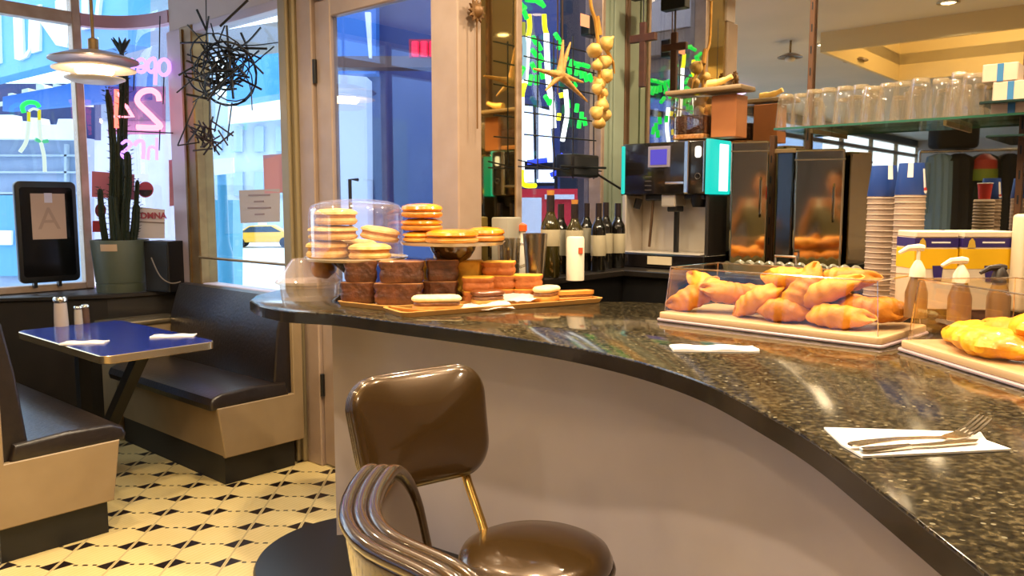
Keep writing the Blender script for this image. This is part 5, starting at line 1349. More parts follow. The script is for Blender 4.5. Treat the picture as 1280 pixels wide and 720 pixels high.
MB().tube([(.715*k+.014*math.cos(a*.4), -.003, Zb+.085+.014*math.sin(a*.4)) for a in range(16)], .002, 6, True).build('dial_ring', mat('dial_grey', '#3a3430', .4), r)
for i in range(4): MB().box(.24*k, -.003, Zb+.02+.022*i, .30*k, .001, Zb+.025+.022*i).build('key', mat('dial_grey'), r, smooth=False)
MB().box(.06*k, MD-.06, Zf, .765*k, MD-.01, Zb, .003, 1).build('steel_splashback', m_ms, r, smooth=False)
MB().box(.02*k, .0, Zf, .06*k, MD, Zb, .004, 1).build('left_column', m_ms, r, smooth=False)
MB().box(.765*k, .02, Zf-.02, .795*k, MD, Zb, .004, 1).build('right_column', mat('dark_column', '#1c1714', .4), r, smooth=False)
MB().box(.0, -.02, 0, .80*k, MD, Zf, .005, 1).build('base', m_mb, r, smooth=False)
MB().box(.04*k, -.015, Zf, .76*k, MD-.07, Zf+.006, .002, 1).build('drip_tray', m_ms, r, smooth=False)
MB().box(.20*k, .04, Zb-.03, .36*k, .14, Zb+.002, .006, 1).build('milk_spout', m_black, r, smooth=False)
mb = MB().box(.37*k, .02, Zb-.06, .50*k, .13, Zb+.002, .006, 1); mb.build('brew_head', m_ms, r, smooth=False)
MB().box(.41*k, .04, Zb-.085, .50*k, .11, Zb-.055, .004, 1).build('brew_spout', m_black, r, smooth=False)
MB().bar((.455*k, .09, Zf), (.455*k, .09, Zb-.07), .02, .02).build('centre_post', m_black, r, smooth=False)
MB().lathe([(0, 0), (.03, 0), (.04, .03), (.04, .06), (0, .06)], 16, (.66*k, .08, Zb-.062)).build('grinder_spout', m_black, r)
MB().box(.55*k, .05, Zb-.025, .74*k, .14, Zb+.002, .006, 1).build('hot_water_head', m_black, r, smooth=False)
MB().tube([(.25*k, .07, Zb-.02), (.25*k, .06, Zb-.12), (.24*k, .05, Zf+.03)], .007, 8).build('steam_wand', mat('brown_wand', '#5d4634', .3, .6), r)
MB().bar((.115*k, .07, Zb-.02), (.10*k, .06, Zb-.07), .03, .03).build('knob', m_black, r, smooth=False)
MB().box(.30*k, -.026, .02, .52*k, -.018, .06).build('white_tag', mat('tag_cream', '#b7a88c', .6), r, smooth=False)
# hopper and box on top of the machine
hx0, hx1 = TM(835, MO-.02), TM(878, MO-.02)
r = thing('bean_hopper', 'clear hopper of dark beans on top of the coffee machine', 'hopper', MP(hx0, MO-.02, zt_+.006), ang); w_ = hx1-hx0; h_ = U(850, 121, Ym).z - zt_
MB().box(0, 0, 0, w_, .14, h_, .008, 2).build('container', glassmat('hopper_plastic', '#efe6da', .08, .5), r)
MB().box(.012, .012, .03, w_-.012, .128, h_*.55, .01, 2).build('beans', mat('coffee_beans', '#2e140b', .5, noise=(70, '#4a2413'), bump=(90, 1.0)), r)
MB().box(.012, .012, .004, w_-.012, .128, .028, .004, 1).build('bean_chute', mat('bean_light', '#a8703c', .5, noise=(80, '#d8a468')), r)
bx0, bx1 = TM(886, MO-.06), TM(917, MO-.06)
r = thing('brown_carton', 'plain brown box on the machine, right of the bean hopper', 'box', MP(bx0, MO-.06, zt_+.012), ang)
MB().box(0, 0, 0, bx1-bx0, .12, h_*.92, .003, 1).build('carton', mat('brown_card', '#a0602c', .6, noise=(5, '#925424')), r, smooth=False)
MB().box(0.0, .07, h_*.92, bx1-bx0, .08, h_*.92+.001).build('tape', mat('tape_tan', '#b88a58', .4), r, smooth=False)
bx0, bx1 = TM(828, MO-.0), TM(922, MO-.0)
o = MB().box(0, .0, 0, bx1-bx0, .16, .022, .006, 2).build('wooden_board', mat('grey_board', '#8d7452', .5, noise=(8, '#7a6344')), None, MP(bx0, MO-.0, zt_+.008+h_), ang); tag(o, 'weathered wooden board lying across hopper and brown box', 'board')
by = TM(897, MO-.05); o = MB().tube(smooth_pts([(-.07, 0, .02), (-.03, 0, .022), (.01, .0, .03), (.05, 0, .045)], 5), [.020]*6+[.016]*5+[.012]*5, 10).build('yellow_squash', mat('yellow_veg', '#e8c06a', .5), None, MP(by, MO-.06, zt_+.031+h_), ang); tag(o, 'pale yellow crooked squash on the wooden board', 'vegetable')
# --- polished steel towers
m_pol = mat('polished_steel', '#c4b698', .06, 1)
def tower(label, x0, x1, y0, Yd, depth, zbase=BZ+.0005):
    a = U(x0, 300, Yd); b = U(x1, 300, Yd); w = b.x-a.x; cx = (a.x+b.x)/2; z1 = U((x0+x1)/2, y0, Yd).z
    az = math.atan2(cx, Yd)
    r = thing('steel_urn', label, 'steel dispenser', (cx, Yd, zbase), -az); h = z1-zbase
    MB().box(-w/2, 0, .03, w/2, depth, h, .010, 3).build('body', m_pol, r, smooth=False)
    MB().box(-w/2+.01, .01, 0, w/2-.01, depth-.01, .032).build('plinth', m_black, r, smooth=False)
    MB().box(-w/2-.002, -.002, h-.05, w/2+.002, .004, h-.044).build('seam', mat('seam_dark', '#4a3d2c', .4), r, smooth=False)
    MB().tube([(w*.30, -.004, h*.72), (w*.30, -.03, h*.70), (w*.30, -.03, h*.45), (w*.30, -.004, h*.43)], .006, 8).build('side_handle', m_pol, r)
    return r
Y1_ = MP(TM(933, .30), .30).y; Y2_ = MP(TM(1018, .24), .24).y
tower('polished steel dispenser directly right of the coffee machine', 912, 957, 176, Y1_, .17)
tower('polished steel dispenser behind left of the paper cup stacks', 992, 1050, 186, Y2_, .15)
p_ = U(978, 300, (Y1_+Y2_)/2+.05); z1 = U(978, 186, p_.y).z
r = thing('dark_gap_panel', 'narrow dark panel put in for the gap between the two steel dispensers', 'cabinet', (p_.x, p_.y, BZ+.0005), ang)  # dark panel filling the dark gap between the dispensers
MB().box(-.038, 0, 0, .038, .12, z1-BZ, .006, 1).build('case', mat('dark_gap', '#131411', .12, coat=.5), r, smooth=False)
MB().box(-.05, -.006, z1-BZ-.02, .05, .0, z1-BZ, .002, 1).build('top_trim', m_bronze, r, smooth=False)
# scalloped glass dish and handled steel lid behind the croissant box
def along_back(px, o): return MP(TM(px, o), o)
p = along_back(985, .36); q_ = U(985, 336, p.y)
r = thing('scalloped_dish', 'long glass dish with scalloped rim behind the croissant box', 'dish', MP(TM(905, .50), .50, BZ+.0005), ang)
Ld = TM(1068, .50)-TM(905, .50); hd_ = U(985, 330, along_back(985, .5).y).z - BZ
mb = MB(); n = 96; A = []; B = []
for i in range(n+1):
    x = Ld*i/n; z = hd_*(.80 + .20*abs(math.sin(PI*i/8)))
    A.append((mb.b.verts.new((x, 0, z)), mb.b.verts.new((x, .03, .0)), mb.b.verts.new((x, .10, .0)), mb.b.verts.new((x, .13, z))))
for a_, b_ in zip(A, A[1:]):
    for k_ in range(3): mb.b.faces.new([a_[k_], b_[k_], b_[k_+1], a_[k_+1]])
bmesh.ops.solidify(mb.b, geom=list(mb.b.faces), thickness=.006)
r2 = mb.build('bowl', mat('milky_glass', '#9b957a', .2, coat=.6), r, ang=50)
MB().tube([(Ld*.42, .02, hd_*.8), (Ld*.42, .02, hd_*1.45), (Ld*.58, .02, hd_*1.45), (Ld*.58, .02, hd_*.8)], .008, 8).build('handle', m_chrome, r)
# ================================================================== GLASS SHELF
SO = .26; zs = U(965, 160, along_back(965, SO).y).z
m_sh = glassmat('shelf_glass', '#dfeee2', .10, .55)
ts0, ts1 = TM(964, SO), TM(1330, SO)
r = thing('glass_shelf', 'long green-edged glass shelf of tumblers on mirror', 'shelf', MP(ts0, 0, zs), ang)
MB().box(0, -SO, -.010, ts1-ts0, -.008, 0, .002, 1).build('glass_plate', m_sh, r, smooth=False)
MB().box(0, -SO-.0015, -.0095, ts1-ts0, -SO, -.0005).build('green_edge', mat('green_glass_edge', '#2d5a44', .15, coat=.6), r, smooth=False)
for f in (.14, .62): MB().box((ts1-ts0)*f, -SO*.9, -.03, (ts1-ts0)*f+.012, -.006, -.0105).build('bracket', m_bronze, r, smooth=False)
for i, (px, lab) in enumerate(((1007, 'slotted metal shelf upright on the mirror among the tumblers'), (1272, 'slotted metal shelf upright at right end of the mirror'), (963, 'thin metal upright under left end of the glass shelf'))):
    t = TM(px, .02); z0, z1 = (BZ, 2.9) if i < 2 else (BZ, zs-.012)
    r = thing('shelf_upright', lab, 'shelf upright', MP(t, .012, z0), ang)
    MB().box(-.012, -.014, 0, .012, .004, z1-z0, .002, 1).build('rail', mat('brown_upright', '#6a4a34', .35, .5), r, smooth=False)
    n = int((z1-z0)/.10)
    for j in range(n): MB().box(-.003, -.0155, .02+.10*j, .003, -.0138, .055+.10*j).build('slot', m_black, r, smooth=False)
m_tg = hazemat('tumbler_glass', '#fbf8f2', .045, '#efe2cc', .05, .55)
gl = [(978, 118, 1.0, .06), (996, 117, .95, .16), (1012, 112, 1.0, .06), (1030, 110, 1.05, .08), (1050, 108, 1.05, .06), (1070, 106, 1.05, .15), (1084, 108, 1.1, .05), (1104, 104, 1.1, .08), (1122, 102, 1.1, .15), (1143, 98, 1.1, .05), (1168, 98, 1.0, .08), (1184, 100, .85, .16), (1207, 92, 1.1, .06), (1190, 90, .9, .05)]
gl = sorted(gl, key=lambda g: g[0])
for i, (px, py, s, o) in enumerate(gl):
    p = along_back(px, SO-o); h = U(px, py, p.y).z - zs - .001; R_ = .040*s
    t = thing('tumbler', 'upturned clear tumbler on the glass shelf, %s from the left' % ORD[i], 'glass', (p.x, p.y, zs+.0005), 0, 'upturned tumblers on the glass shelf')
    MB().lathe([(R_*1.08, 0), (R_*1.10, .004), (R_*.98, h*.5), (R_*.80, h*.96), (R_*.74, h), (0, h)], 20).build('wall', m_tg, t)
    MB().lathe([(0, h*.90), (R_*.72, h*.90), (R_*.76, h*.94), (R_*.74, h*.99), (0, h*.99)], 20).build('thick_base', hazemat('thick_glass', '#fbf4e4', .18, '#f4e4c4', .12, .8), t)
# right end: short shelf, cartons
zs2 = U(1255, 124, along_back(1255, .30).y).z
a_ = TM(1216, .30); r = thing('short_glass_shelf', 'short dark-edged glass shelf above the tumblers at right', 'shelf', MP(a_, 0, zs2), ang)
MB().box(0, -.30, -.012, .62, -.008, 0, .003, 1).build('glass_plate', mat('dark_shelf_glass', '#20302a', .1, coat=.6), r, smooth=False)
MB().prism([(.16, -.012), (.62, -.012), (.62, -.10), (.5, -.09)], -.03, -.02, 0, 1, Matrix.Rotation(PI/2, 4, 'X')).build('bracket', m_black, r, smooth=False)
zs3 = U(1255, 169, along_back(1255, .22).y).z
a_ = TM(1224, .30); r = thing('short_glass_shelf', 'short dark glass shelf below the tumblers at right edge', 'shelf', MP(a_, 0, zs3), ang)
MB().box(0, -.26, -.010, .6, -.008, 0, .003, 1).build('glass_plate', mat('dark_shelf_glass'), r, smooth=False)
MB().prism([(.12, -.012), (.6, -.012), (.6, -.09), (.4, -.07)], -.05, -.04, 0, 1, Matrix.Rotation(PI/2, 4, 'X')).build('bracket', m_black, r, smooth=False)
m_cart = mat('pale_carton', '#cbb39a', .6, noise=(6, '#bfa58a')); m_bluel = mat('blue_label', '#2f6f9e', .5)
def carton(label, x0, x1, y0, y1, o, d, z):
    t0, t1 = TM(x0, o), TM(x1, o); p = along_back((x0+x1)/2, o); h = U((x0+x1)/2, y0, p.y).z - z
    r = thing('small_carton', label, 'carton', MP(t0, o, z+.0005), ang, 'pale cartons on the right shelves'); w = t1-t0
    MB().box(0, 0, 0, w, d, h, .003, 1).build('box', m_cart, r, smooth=False)
    MB().box(w*.42, -.0012, .0, w*.60, .0, h*.98).build('blue_label', m_bluel, r, smooth=False)
    return z + h + .001
zc1 = carton('pale carton standing on the short upper shelf at right', 1232, 1276, 101, 124, .26, .12, zs2)
carton('pale carton stacked topmost above the tumblers at right', 1218, 1262, 79, 101, .26, .12, zc1)
carton('pale carton on the long shelf right of the last tumbler', 1231, 1282, 126, 143, .24, .12, zs)
# ================================================================== CUPS, TEA BOXES, PUMPS
m_cup = mat('paper_cup', '#97816d', .6); m_cuprim = mat('paper_cup_rim', '#a8917c', .5)
def cup_stack(px, Yc, ytop, n, lname):
    p = U(px, 300, Yc); ztop = U(px, ytop, Yc).z; z0 = BZ+.0005; Hs = ztop - z0; R_ = 17.5*Yc/1000; step = (Hs-.006)/(n-1)
    first = None
    for i in range(n):
        k = n-i; lb = 'cream paper cup in the %s stack, %s from the top' % (lname, ORD[k-1]) if k <= 20 else ''
        if first is None:
            t = thing('paper_cup', lb, 'cup', (p.x, Yc, z0), 0, 'nested paper cups in the %s stack' % lname)
            MB().lathe([(R_*.99, .0), (R_*1.0, .004), (R_*.985, step*.97), (R_*.78, .080), (R_*.76, .085), (0, .085)], 24).build('cup_wall', m_cup, t)
            MB().tube([(R_*math.cos(2*PI*j/24), R_*math.sin(2*PI*j/24), .004) for j in range(24)], .0022, 6, True).build('rim', m_cuprim, t); first = t
        else: dup(first, lb, (p.x + random.uniform(-.001, .001), Yc, z0 + step*i))
    return p, ztop, R_
m_sb = mat('soda_blue', '#1f3f86', .4); m_sr = mat('soda_red', '#b02a20', .5); m_sw = mat('soda_white', '#d8d2cc', .5)
def soda(label, x, y, z, R_, h, rz):
    t = thing('soda_cup', label, 'cup', (x, y, z), rz, None)
    MB().lathe([(R_*.98, 0), (R_*1.02, .003), (R_*.80, h), (0, h)], 28).build('wall', m_sb, t)
    def patch(a0, a1, z0, z1, m, nm, k=1.004):
        mb = MB(); n = 6
        for i in range(n):
            A = a0+(a1-a0)*i/n; B = a0+(a1-a0)*(i+1)/n
            f = lambda a, z_: (R_*(1.02-.22*z_/h)*k*math.cos(a), R_*(1.02-.22*z_/h)*k*math.sin(a), z_)
            mb.quad([f(A, z0), f(B, z0), f(B, z1), f(A, z1)])
        mb.build(nm, m, t, smooth=False)
    patch(-1.05, -.72, h*.22, h*.82, m_sw, 'white_lettering'); patch(-2.3, -1.9, h*.55, h*1.0, m_sw, 'white_flash')
    mb = MB(); a = -.88; c_ = Vector((R_*.99*math.cos(a), R_*.99*math.sin(a), h*.14)); 
    Mx = Matrix.Translation(c_) @ Matrix.Rotation(a+PI/2, 4, 'Z') @ Matrix.Rotation(PI/2, 4, 'X')
    MB().prism([(.010*math.cos(b*.314), .010*math.sin(b*.314)) for b in range(10)] + [(-.010, 0)], 0, .0015, 0, 1, Mx).build('emblem_top', m_sr, t)
    MB().prism([(.010*math.cos(PI+b*.314), .010*math.sin(PI+b*.314)) for b in range(10)] + [(.010, 0)], 0, .0015, 0, 1, Mx).build('emblem_base', m_sw, t)
YA, YB = 2.78, 2.62
pA, zA, RA = cup_stack(1101, YA, 247, 19, 'left')
pB, zB, RB_ = cup_stack(1135, YB, 245, 19, 'right')
soda('blue soda cup upturned on the right paper cup stack', pB.x, YB, zB+.003, RB_*1.02, 39*YB/1000, .0)
soda('blue soda cup upturned on the left paper cup stack', pA.x, YA, zA+.003, RA*1.02, 38*YA/1000, .6)
p = U(1121, 247, 2.90); zl = p.z
o = MB(); nl = 22; prof = [(0, 0)]
for i in range(nl):
    z0_ = (zl-BZ)*i/nl; z1_ = (zl-BZ)*(i+1)/nl; prof += [(.047, z0_), (.049, z0_+(z1_-z0_)*.3), (.047, z0_+(z1_-z0_)*.6), (.044, z1_-.0004)]
prof += [(.03, zl-BZ), (0, zl-BZ)]
o = o.lathe(prof, 24).build('lid_stack', m_cup, None, (p.x, 2.90, BZ+.0005)); tag(o, 'cream stack of cup lids hidden behind the paper cup stacks', 'lid stack')
t = thing('red_cup', 'red cup showing between the two blue soda cups', 'cup', (p.x, 2.90, zl+.002)); hr = U(1121, 220, 2.90).z - zl
MB().lathe([(0, 0), (.026, 0), (.034, hr), (.032, hr), (.024, .004), (0, .004)], 24).build('wall', m_sr, t); MB().tube([(.034*math.cos(2*PI*j/24), .034*math.sin(2*PI*j/24), hr) for j in range(24)], .002, 6, True).build('rim', m_sw, t)
m_tea_y = mat('tea_yellow', '#d8a800', .5, noise=(3, '#cf9f00')); m_tea_p = mat('tea_purple', '#2a1a5c', .5); m_tea_w = mat('tea_white', '#cdbba2', .5)
def teabox(label, x0, x1, Yb):
    a, b = U(x0, 300, Yb), U(x1, 300, Yb+.0); w = b.x-a.x; z0 = BZ+.0005; f = lambda py: U((x0+x1)/2, py, Yb).z - z0
    r = thing('tea_box', label, 'tea box', (a.x, Yb, z0), -.03, 'yellow and purple tea boxes'); D = .12
    MB().box(0, 0, 0, w, D, f(297), .002, 1).build('carton', m_tea_w, r, smooth=False)
    MB().box(0, -.003, f(297), w, D, f(289), .003, 1).build('lid', m_tea_w, r, smooth=False)
    MB().box(-.0012, -.0012, f(309), w+.0012, D, f(297.5)).build('purple_band', m_tea_p, r, smooth=False)
    MB().box(-.001, -.001, f(336), w+.001, D, f(311)).build('yellow_panel', m_tea_y, r, smooth=False)
    MB().box(w*.38, -.0022, f(304), w*.82, -.0012, f(302)).build('white_lettering', m_sw, r, smooth=False)
    c = Vector((w*.17, -.0018, f(303)))
    MB().prism([(-.012, -.016), (.012, -.016), (.008, .004), (0, .014), (-.008, .004)], 0, .0012, 0, 1, Matrix.Translation(c) @ Matrix.Rotation(PI/2, 4, 'X')).build('gold_emblem', mat('gold_print', '#b8932c', .5), r, smooth=False)
    MB().prism([(-.016, .0), (.016, 0), (.012, -.048), (-.010, -.048)], 0, .0012, 0, 1, Matrix.Translation((w*.55, -.0018, f(332))) @ Matrix.Rotation(PI/2, 4, 'X')).build('printed_cup', m_tea_p, r, smooth=False)
YT = 2.42
teabox('yellow and purple tea box beside the paper cup stacks', 1144, 1197, YT)
teabox('yellow and purple tea box at right by the shelf upright', 1204, 1266, YT-.02)
r = MB().box(-.03, -.03, 0, .03, .03, .29, .012, 3).build('cream_jar', mat('cream_plastic', '#c9b696', .5), None, (U(1283, 300, 2.36).x, 2.36, BZ+.0005)); tag(r, 'cream plastic jar at the right frame edge by tea boxes', 'jar')
m_pw = mat('pump_white', '#dccfb6', .4)
def pump(label, px, Yp, ytop, ybase, d, m):
    p = U(px, 300, Yp); z0 = BZ+.0005; f = lambda py: U(px, py, Yp).z - z0; zb = max(f(ybase), .06)
    r = thing('syrup_pump', label, 'pump bottle', (p.x, Yp, z0), 0, None)
    MB().lathe([(0, 0), (.030, 0), (.030, zb*.6), (.018, zb*.95), (.018, zb), (0, zb)], 20).build('bottle', mat('syrup_bottle', '#7a5c38', .3, coat=.3), r)
    MB().lathe([(0, zb-.002), (.022, zb-.002), (.020, zb+.02), (.010, zb+.04), (.006, zb+.045), (0, zb+.045)], 18).build('collar', m, r)
    zt = f(ytop)
    MB().tube([(0, 0, zb+.04), (0, 0, zt)], .005, 8).build('stem', m, r)
    MB().tube([(.014, 0, zt+.002), (0, 0, zt+.004), (d*.03, 0, zt+.002), (d*.055, 0, zt-.012)], [.009, .010, .008, .005], 8).build('spout', m, r)
pump('white syrup pump in front of the left tea box', 1149, 2.25, 311, 345, -1, m_pw)
pump('white syrup pump between the two tea boxes', 1204, 2.18, 327, 352, -1, m_pw)
pump('dark syrup pump in front of the right tea box', 1253, 2.20, 336, 352, -1, mat('pump_dark', '#2a2018', .4))
# ================================================================== SEEN ONLY IN THE MIRROR
def MIR(px, py, Yv):
    v = U(px, py, Yv); k = (Vector((v.x, v.y, 0)) - M0).dot(uv); return Vector((v.x - 2*k*uv.x, v.y - 2*k*uv.y, v.z))
rack_z = MIR(1215, 188, 10.0)
r = thing('coat_rack', 'coat rack standing opposite the mirror, seen only in it', 'coat rack', (0, 0, 0))
ends = [MIR(1150, 190, 10.0), MIR(1300, 186, 10.0)]
MB().tube(ends, .018, 10).build('rail', m_chrome, r)
for e in ends: MB().tube([e, Vector((e.x, e.y, .0))], .018, 10).build('post', m_chrome, r)
for e in ends: MB().lathe([(0, 0), (.2, 0), (.2, .015), (0, .03)], 24, (e.x, e.y, 0)).build('foot', m_black, r)
axr = (ends[1]-ends[0]).normalized()
def coat(label, px, w, h, m):
    p = MIR(px, 190, 10.0); s_ = axr
    r = thing('hanging_coat', label, 'coat', (p.x, p.y, p.z), math.atan2(axr.y, axr.x), 'coats on the rack')
    mb = MB(); R = []
    for z, ww, dd in ((-.02, .06, .05), (-.06, .16, .08), (-.13, w*.5, .11), (-.5, w*.48, .13), (-h, w*.55, .15)):
        R.append([mb.b.verts.new((ww*math.cos(a*PI/12), dd*math.sin(a*PI/12)*(1+.15*math.sin(a*3)), z)) for a in range(24)])
    for A, B in zip(R, R[1:]):
        for i in range(24): mb.b.faces.new([A[i], A[(i+1) % 24], B[(i+1) % 24], B[i]])
    mb.b.faces.new(R[0]); mb.b.faces.new(R[-1]); mb.build('body', m, r)
    for s in (-1, 1): MB().tube([(s*w*.45, 0, -.14), (s*w*.56, .02, -.4), (s*w*.55, .03, -.75)], [.06, .055, .05], 10).build('sleeve', m, r)
    MB().tube([(0, 0, -.03), (0, 0, .0), (.02, 0, .02)], .004, 6).build('hanger', m_chrome, r)
coat('pale blue denim coat at the end of the rack', 1176, .34, 1.3, mat('blue_denim', '#5c7896', .8))
coat('black coat second on the rack', 1200, .50, 1.35, mat('black_cloth', '#0e0d10', .8))
coat('black coat third on the rack', 1232, .50, 1.35, mat('dark_green_cloth', '#16201c', .8))
coat('black coat at the far end of the rack beside the vest', 1262, .50, 1.3, mat('black_cloth'))
p = MIR(1192, 176, 10.05); o = MB().box(-.26, -.15, 0, .26, .15, .34, .06, 3).build('black_bag', mat('black_cloth'), None, (p.x, p.y, rack_z.z+.02), math.atan2(axr.y, axr.x)); tag(o, 'black bag on top of the coat rack', 'bag')
p = MIR(1232, 192, 9.92); r = thing('safety_vest', 'red and yellow safety vest hanging by the coats', 'vest', (p.x, p.y, p.z), math.atan2(axr.y, axr.x))
MB().lathe([(0, .0), (.05, -.01), (.13, -.08), (.14, -.20), (0, -.20)], 20).build('red_top', mat('vest_red', '#862818', .7), r); MB().lathe([(0, -.19), (.145, -.19), (.15, -.33), (0, -.33)], 20).build('yellow_band', mat('vest_yellow', '#5f701a', .7), r)
# further pendants over the other booths (mirror only)
for i, (px, py, Yv) in enumerate(((988, 78, 8.0), (1070, 82, 8.4))):
    p = MIR(px, py, Yv); r = thing('pendant_lamp', ('pendant lamp over the second booth, seen in the mirror', 'pendant lamp over the third booth, seen in the mirror')[i], 'lamp', (p.x, p.y, p.z))
    MB().lathe([(0, .09), (.04, .085), (.08, .07), (.12, .05), (.12, .043), (.08, .055), (0, .07)], 32).build('upper_disc', mat('disc_metal'), r)
    MB().sphere((0, 0, .03), (.05, .05, .03), 16, 10).build('bulb', mat('unlit_bulb', '#d8d2c8', .3), r)
    MB().lathe([(0, .09), (.01, .09), (.01, CEIL-p.z), (0, CEIL-p.z)], 10).build('rod', m_bronze, r)
c_ = MIR(927, 82, 11.0); r = thing('neon_ring', 'violet-white neon ring hung by the far left windows, seen in mirror', 'neon sign', (c_.x, c_.y, c_.z), UA)
MB().tube([(.30*math.cos(a*PI/16), 0, .36*math.sin(a*PI/16)) for a in range(32)], .03, 8, True).build('tube', emat('ring_violet', '#e4c4ff', 3.5), r)
MB().tube([(0, 0, .37), (0, 0, CEIL-c_.z)], .004, 5).build('hanging_wire', m_black, r)
# ================================================================== LIGHT
def downlight(i, x, y, e, col=(1, .80, .54), lab=''):
    r = thing('ceiling_downlight', lab, 'ceiling light', (x, y, CEIL))
    MB().lathe([(.055, -.001), (.085, -.001), (.085, -.012), (.06, -.016), (.055, -.012)], 32).build('trim_ring', m_chrome, r)
    MB().lathe([(0, -.006), (.055, -.006), (.055, -.009), (0, -.009)], 28).build('lamp_face', emat('downlight_glow', '#ffe2b4', 14.0), r)
    ld = bpy.data.lights.new('downlight', 'AREA'); ld.shape = 'DISK'; ld.size = .11; ld.energy = e; ld.color = col; ld.spread = math.radians(150)
    lo = bpy.data.objects.new('downlight_beam', ld); COL.objects.link(lo); lo.parent = r; lo.location = (0, 0, -.03)
LE = 28
DL = [(-1.75, 3.0, 'over the near end of the booth aisle', .65), (-.75, 3.0, 'over the left end of the counter'), (.1, 2.75, 'over the long orange tray'), (.95, 2.3, 'over the croissant box'), (1.35, 1.4, 'over the yellow pastry box'), (.2, 1.3, 'over the near stool'), (-.9, 1.5, 'over the aisle in front of the counter', 1.4), (-2.6, 1.6, 'over the left booths', .55), (.75, 3.55, 'in front of the coffee machine'), (1.75, 2.6, 'in front of the tea boxes'), (-1.2, -1.2, 'behind the viewer', 1.6), (3.0, 1.5, 'added over the kitchen end to brighten the mirror strip'), (3.4, -1.0, 'added over the far right aisle to brighten the mirror strip'), (-4.6, -2.4, 'over the far left aisle', .8)]  # kitchen end and far right lamps are added to brighten the mirror strip
for i, (x, y, l, *k_) in enumerate(DL): downlight(i, x, y, LE*(k_[0] if k_ else 1), lab='round ceiling downlight ' + l)
def ptl(name, loc, e, col, size=.06, parent=None):
    ld = bpy.data.lights.new(name, 'POINT'); ld.energy = e; ld.color = col; ld.shadow_soft_size = size
    o = bpy.data.objects.new(name, ld); COL.objects.link(o); o.location = loc; return o
ptl('tray_glow', (Rt.x, Rt.y, CEIL+.25), 60, (1, .70, .32), .15)
w = bpy.data.worlds.new('daylight'); S.world = w; w.use_nodes = True
bg = w.node_tree.nodes['Background']; bg.inputs['Color'].default_value = (.80, .90, 1.0, 1); bg.inputs['Strength'].default_value = 4.0
# bases: move each group empty that still sits at the origin to the foot of its parts
bpy.context.view_layer.update()
for o in list(S.objects):
    if o.type == 'EMPTY' and o.parent is None and o.location.length < 1e-6 and o.rotation_euler.z == 0 and o.children:
        pts = [c.matrix_world @ Vector(b) for c in o.children_recursive if c.type == 'MESH' for b in c.bound_box]
        if not pts: continue
        base = Vector(((min(p.x for p in pts)+max(p.x for p in pts))/2, (min(p.y for p in pts)+max(p.y for p in pts))/2, min(p.z for p in pts)))
        o.location = base
        for c in o.children: c.location = c.location - base
# ================================================================== THE PHOTOGRAPHER (seen only as a reflection in the steel)
def skin_mesh(name, nodes, edges, material, parent, root=0, sub=2):
    """nodes: (x, y, z, radius[, radius2])"""
    me = bpy.data.meshes.new(name); me.from_pydata([n[:3] for n in nodes], edges, []); o = bpy.data.objects.new(name, me); COL.objects.link(o)
    sk = o.modifiers.new('skin', 'SKIN'); sk.use_smooth_shade = True; sb = o.modifiers.new('sub', 'SUBSURF'); sb.levels = sub; sb.render_levels = sub
    for i, n in enumerate(nodes): me.skin_vertices[0].data[i].radius = (n[3], n[4] if len(n) > 4 else n[3])
    me.skin_vertices[0].data[root].use_root = True
    dg = bpy.context.evaluated_depsgraph_get(); m2 = bpy.data.meshes.new_from_object(o.evaluated_get(dg))
    bpy.data.objects.remove(o); m2.shade_smooth(); m2.materials.clear(); m2.materials.append(material)
    q = bpy.data.objects.new(name, m2); COL.objects.link(q); q.parent = parent; return q
PY = -.46
pr = thing('person', 'person in a grey-green shirt holding up a phone, reflected in the steel dispensers', 'person', (0, PY, 0))
m_skin = mat('skin', '#b9815f', .5, noise=(8, '#ad7654')); m_shirt = mat('shirt_cloth', '#5e5a42', .8, noise=(15, '#545039')); m_trou = mat('trouser_cloth', '#23252c', .8); m_hair = mat('dark_hair', '#17110d', .6, bump=(80, .6))
ph = Vector((0, -.030 - PY, 1.425))                  # phone centre in the person's own frame
N_ = [(0, 0, .92, .15, .11), (0, .0, 1.06, .14, .10), (0, .0, 1.22, .16, .11), (0, .0, 1.36, .13, .085), (0, .01, 1.44, .055), (0, .02, 1.50, .052)]
E_ = [(0, 1), (1, 2), (2, 3), (3, 4), (4, 5)]
def chain(start, pts):
    k = start
    for p in pts: N_.append(p); E_.append((k, len(N_)-1)); k = len(N_)-1
    return k
ends = {}
for s in (-1, 1):
    ends[s] = chain(3, [(s*.17, .0, 1.37, .062), (s*.25, .07, 1.24, .050), (s*.27, .14, 1.13, .043), (s*.20, .26, 1.24, .038), (s*.105, .375, 1.375, .027)])
    chain(ends[s], [(s*.092, .395, 1.405, .030, .016)])
    w = len(N_)-1
    for f, (dz, ln) in enumerate(((.040, .062), (.020, .070), (.0, .066), (-.018, .052))):
        chain(w, [(s*.086, .412, 1.415+dz*.9, .009), (s*.082, ph.y+.012, 1.420+dz, .0085), (s*(.082-ln*.55), ph.y+.018, 1.424+dz, .0075), (s*(.082-ln), ph.y+.016, 1.426+dz, .0065)])
    chain(w, [(s*.083, .392, 1.432, .010), (s*.070, ph.y-.022, 1.445, .009), (s*.045, ph.y-.020, 1.452, .0078)])
    chain(0, [(s*.095, .0, .84, .085), (s*.10, .02, .50, .058), (s*.105, -.01, .28, .052), (s*.105, -.02, .075, .036), (s*.11, .05, .04, .036), (s*.115, .14, .03, .03)])
skin_mesh('body', N_, E_, m_skin, pr)
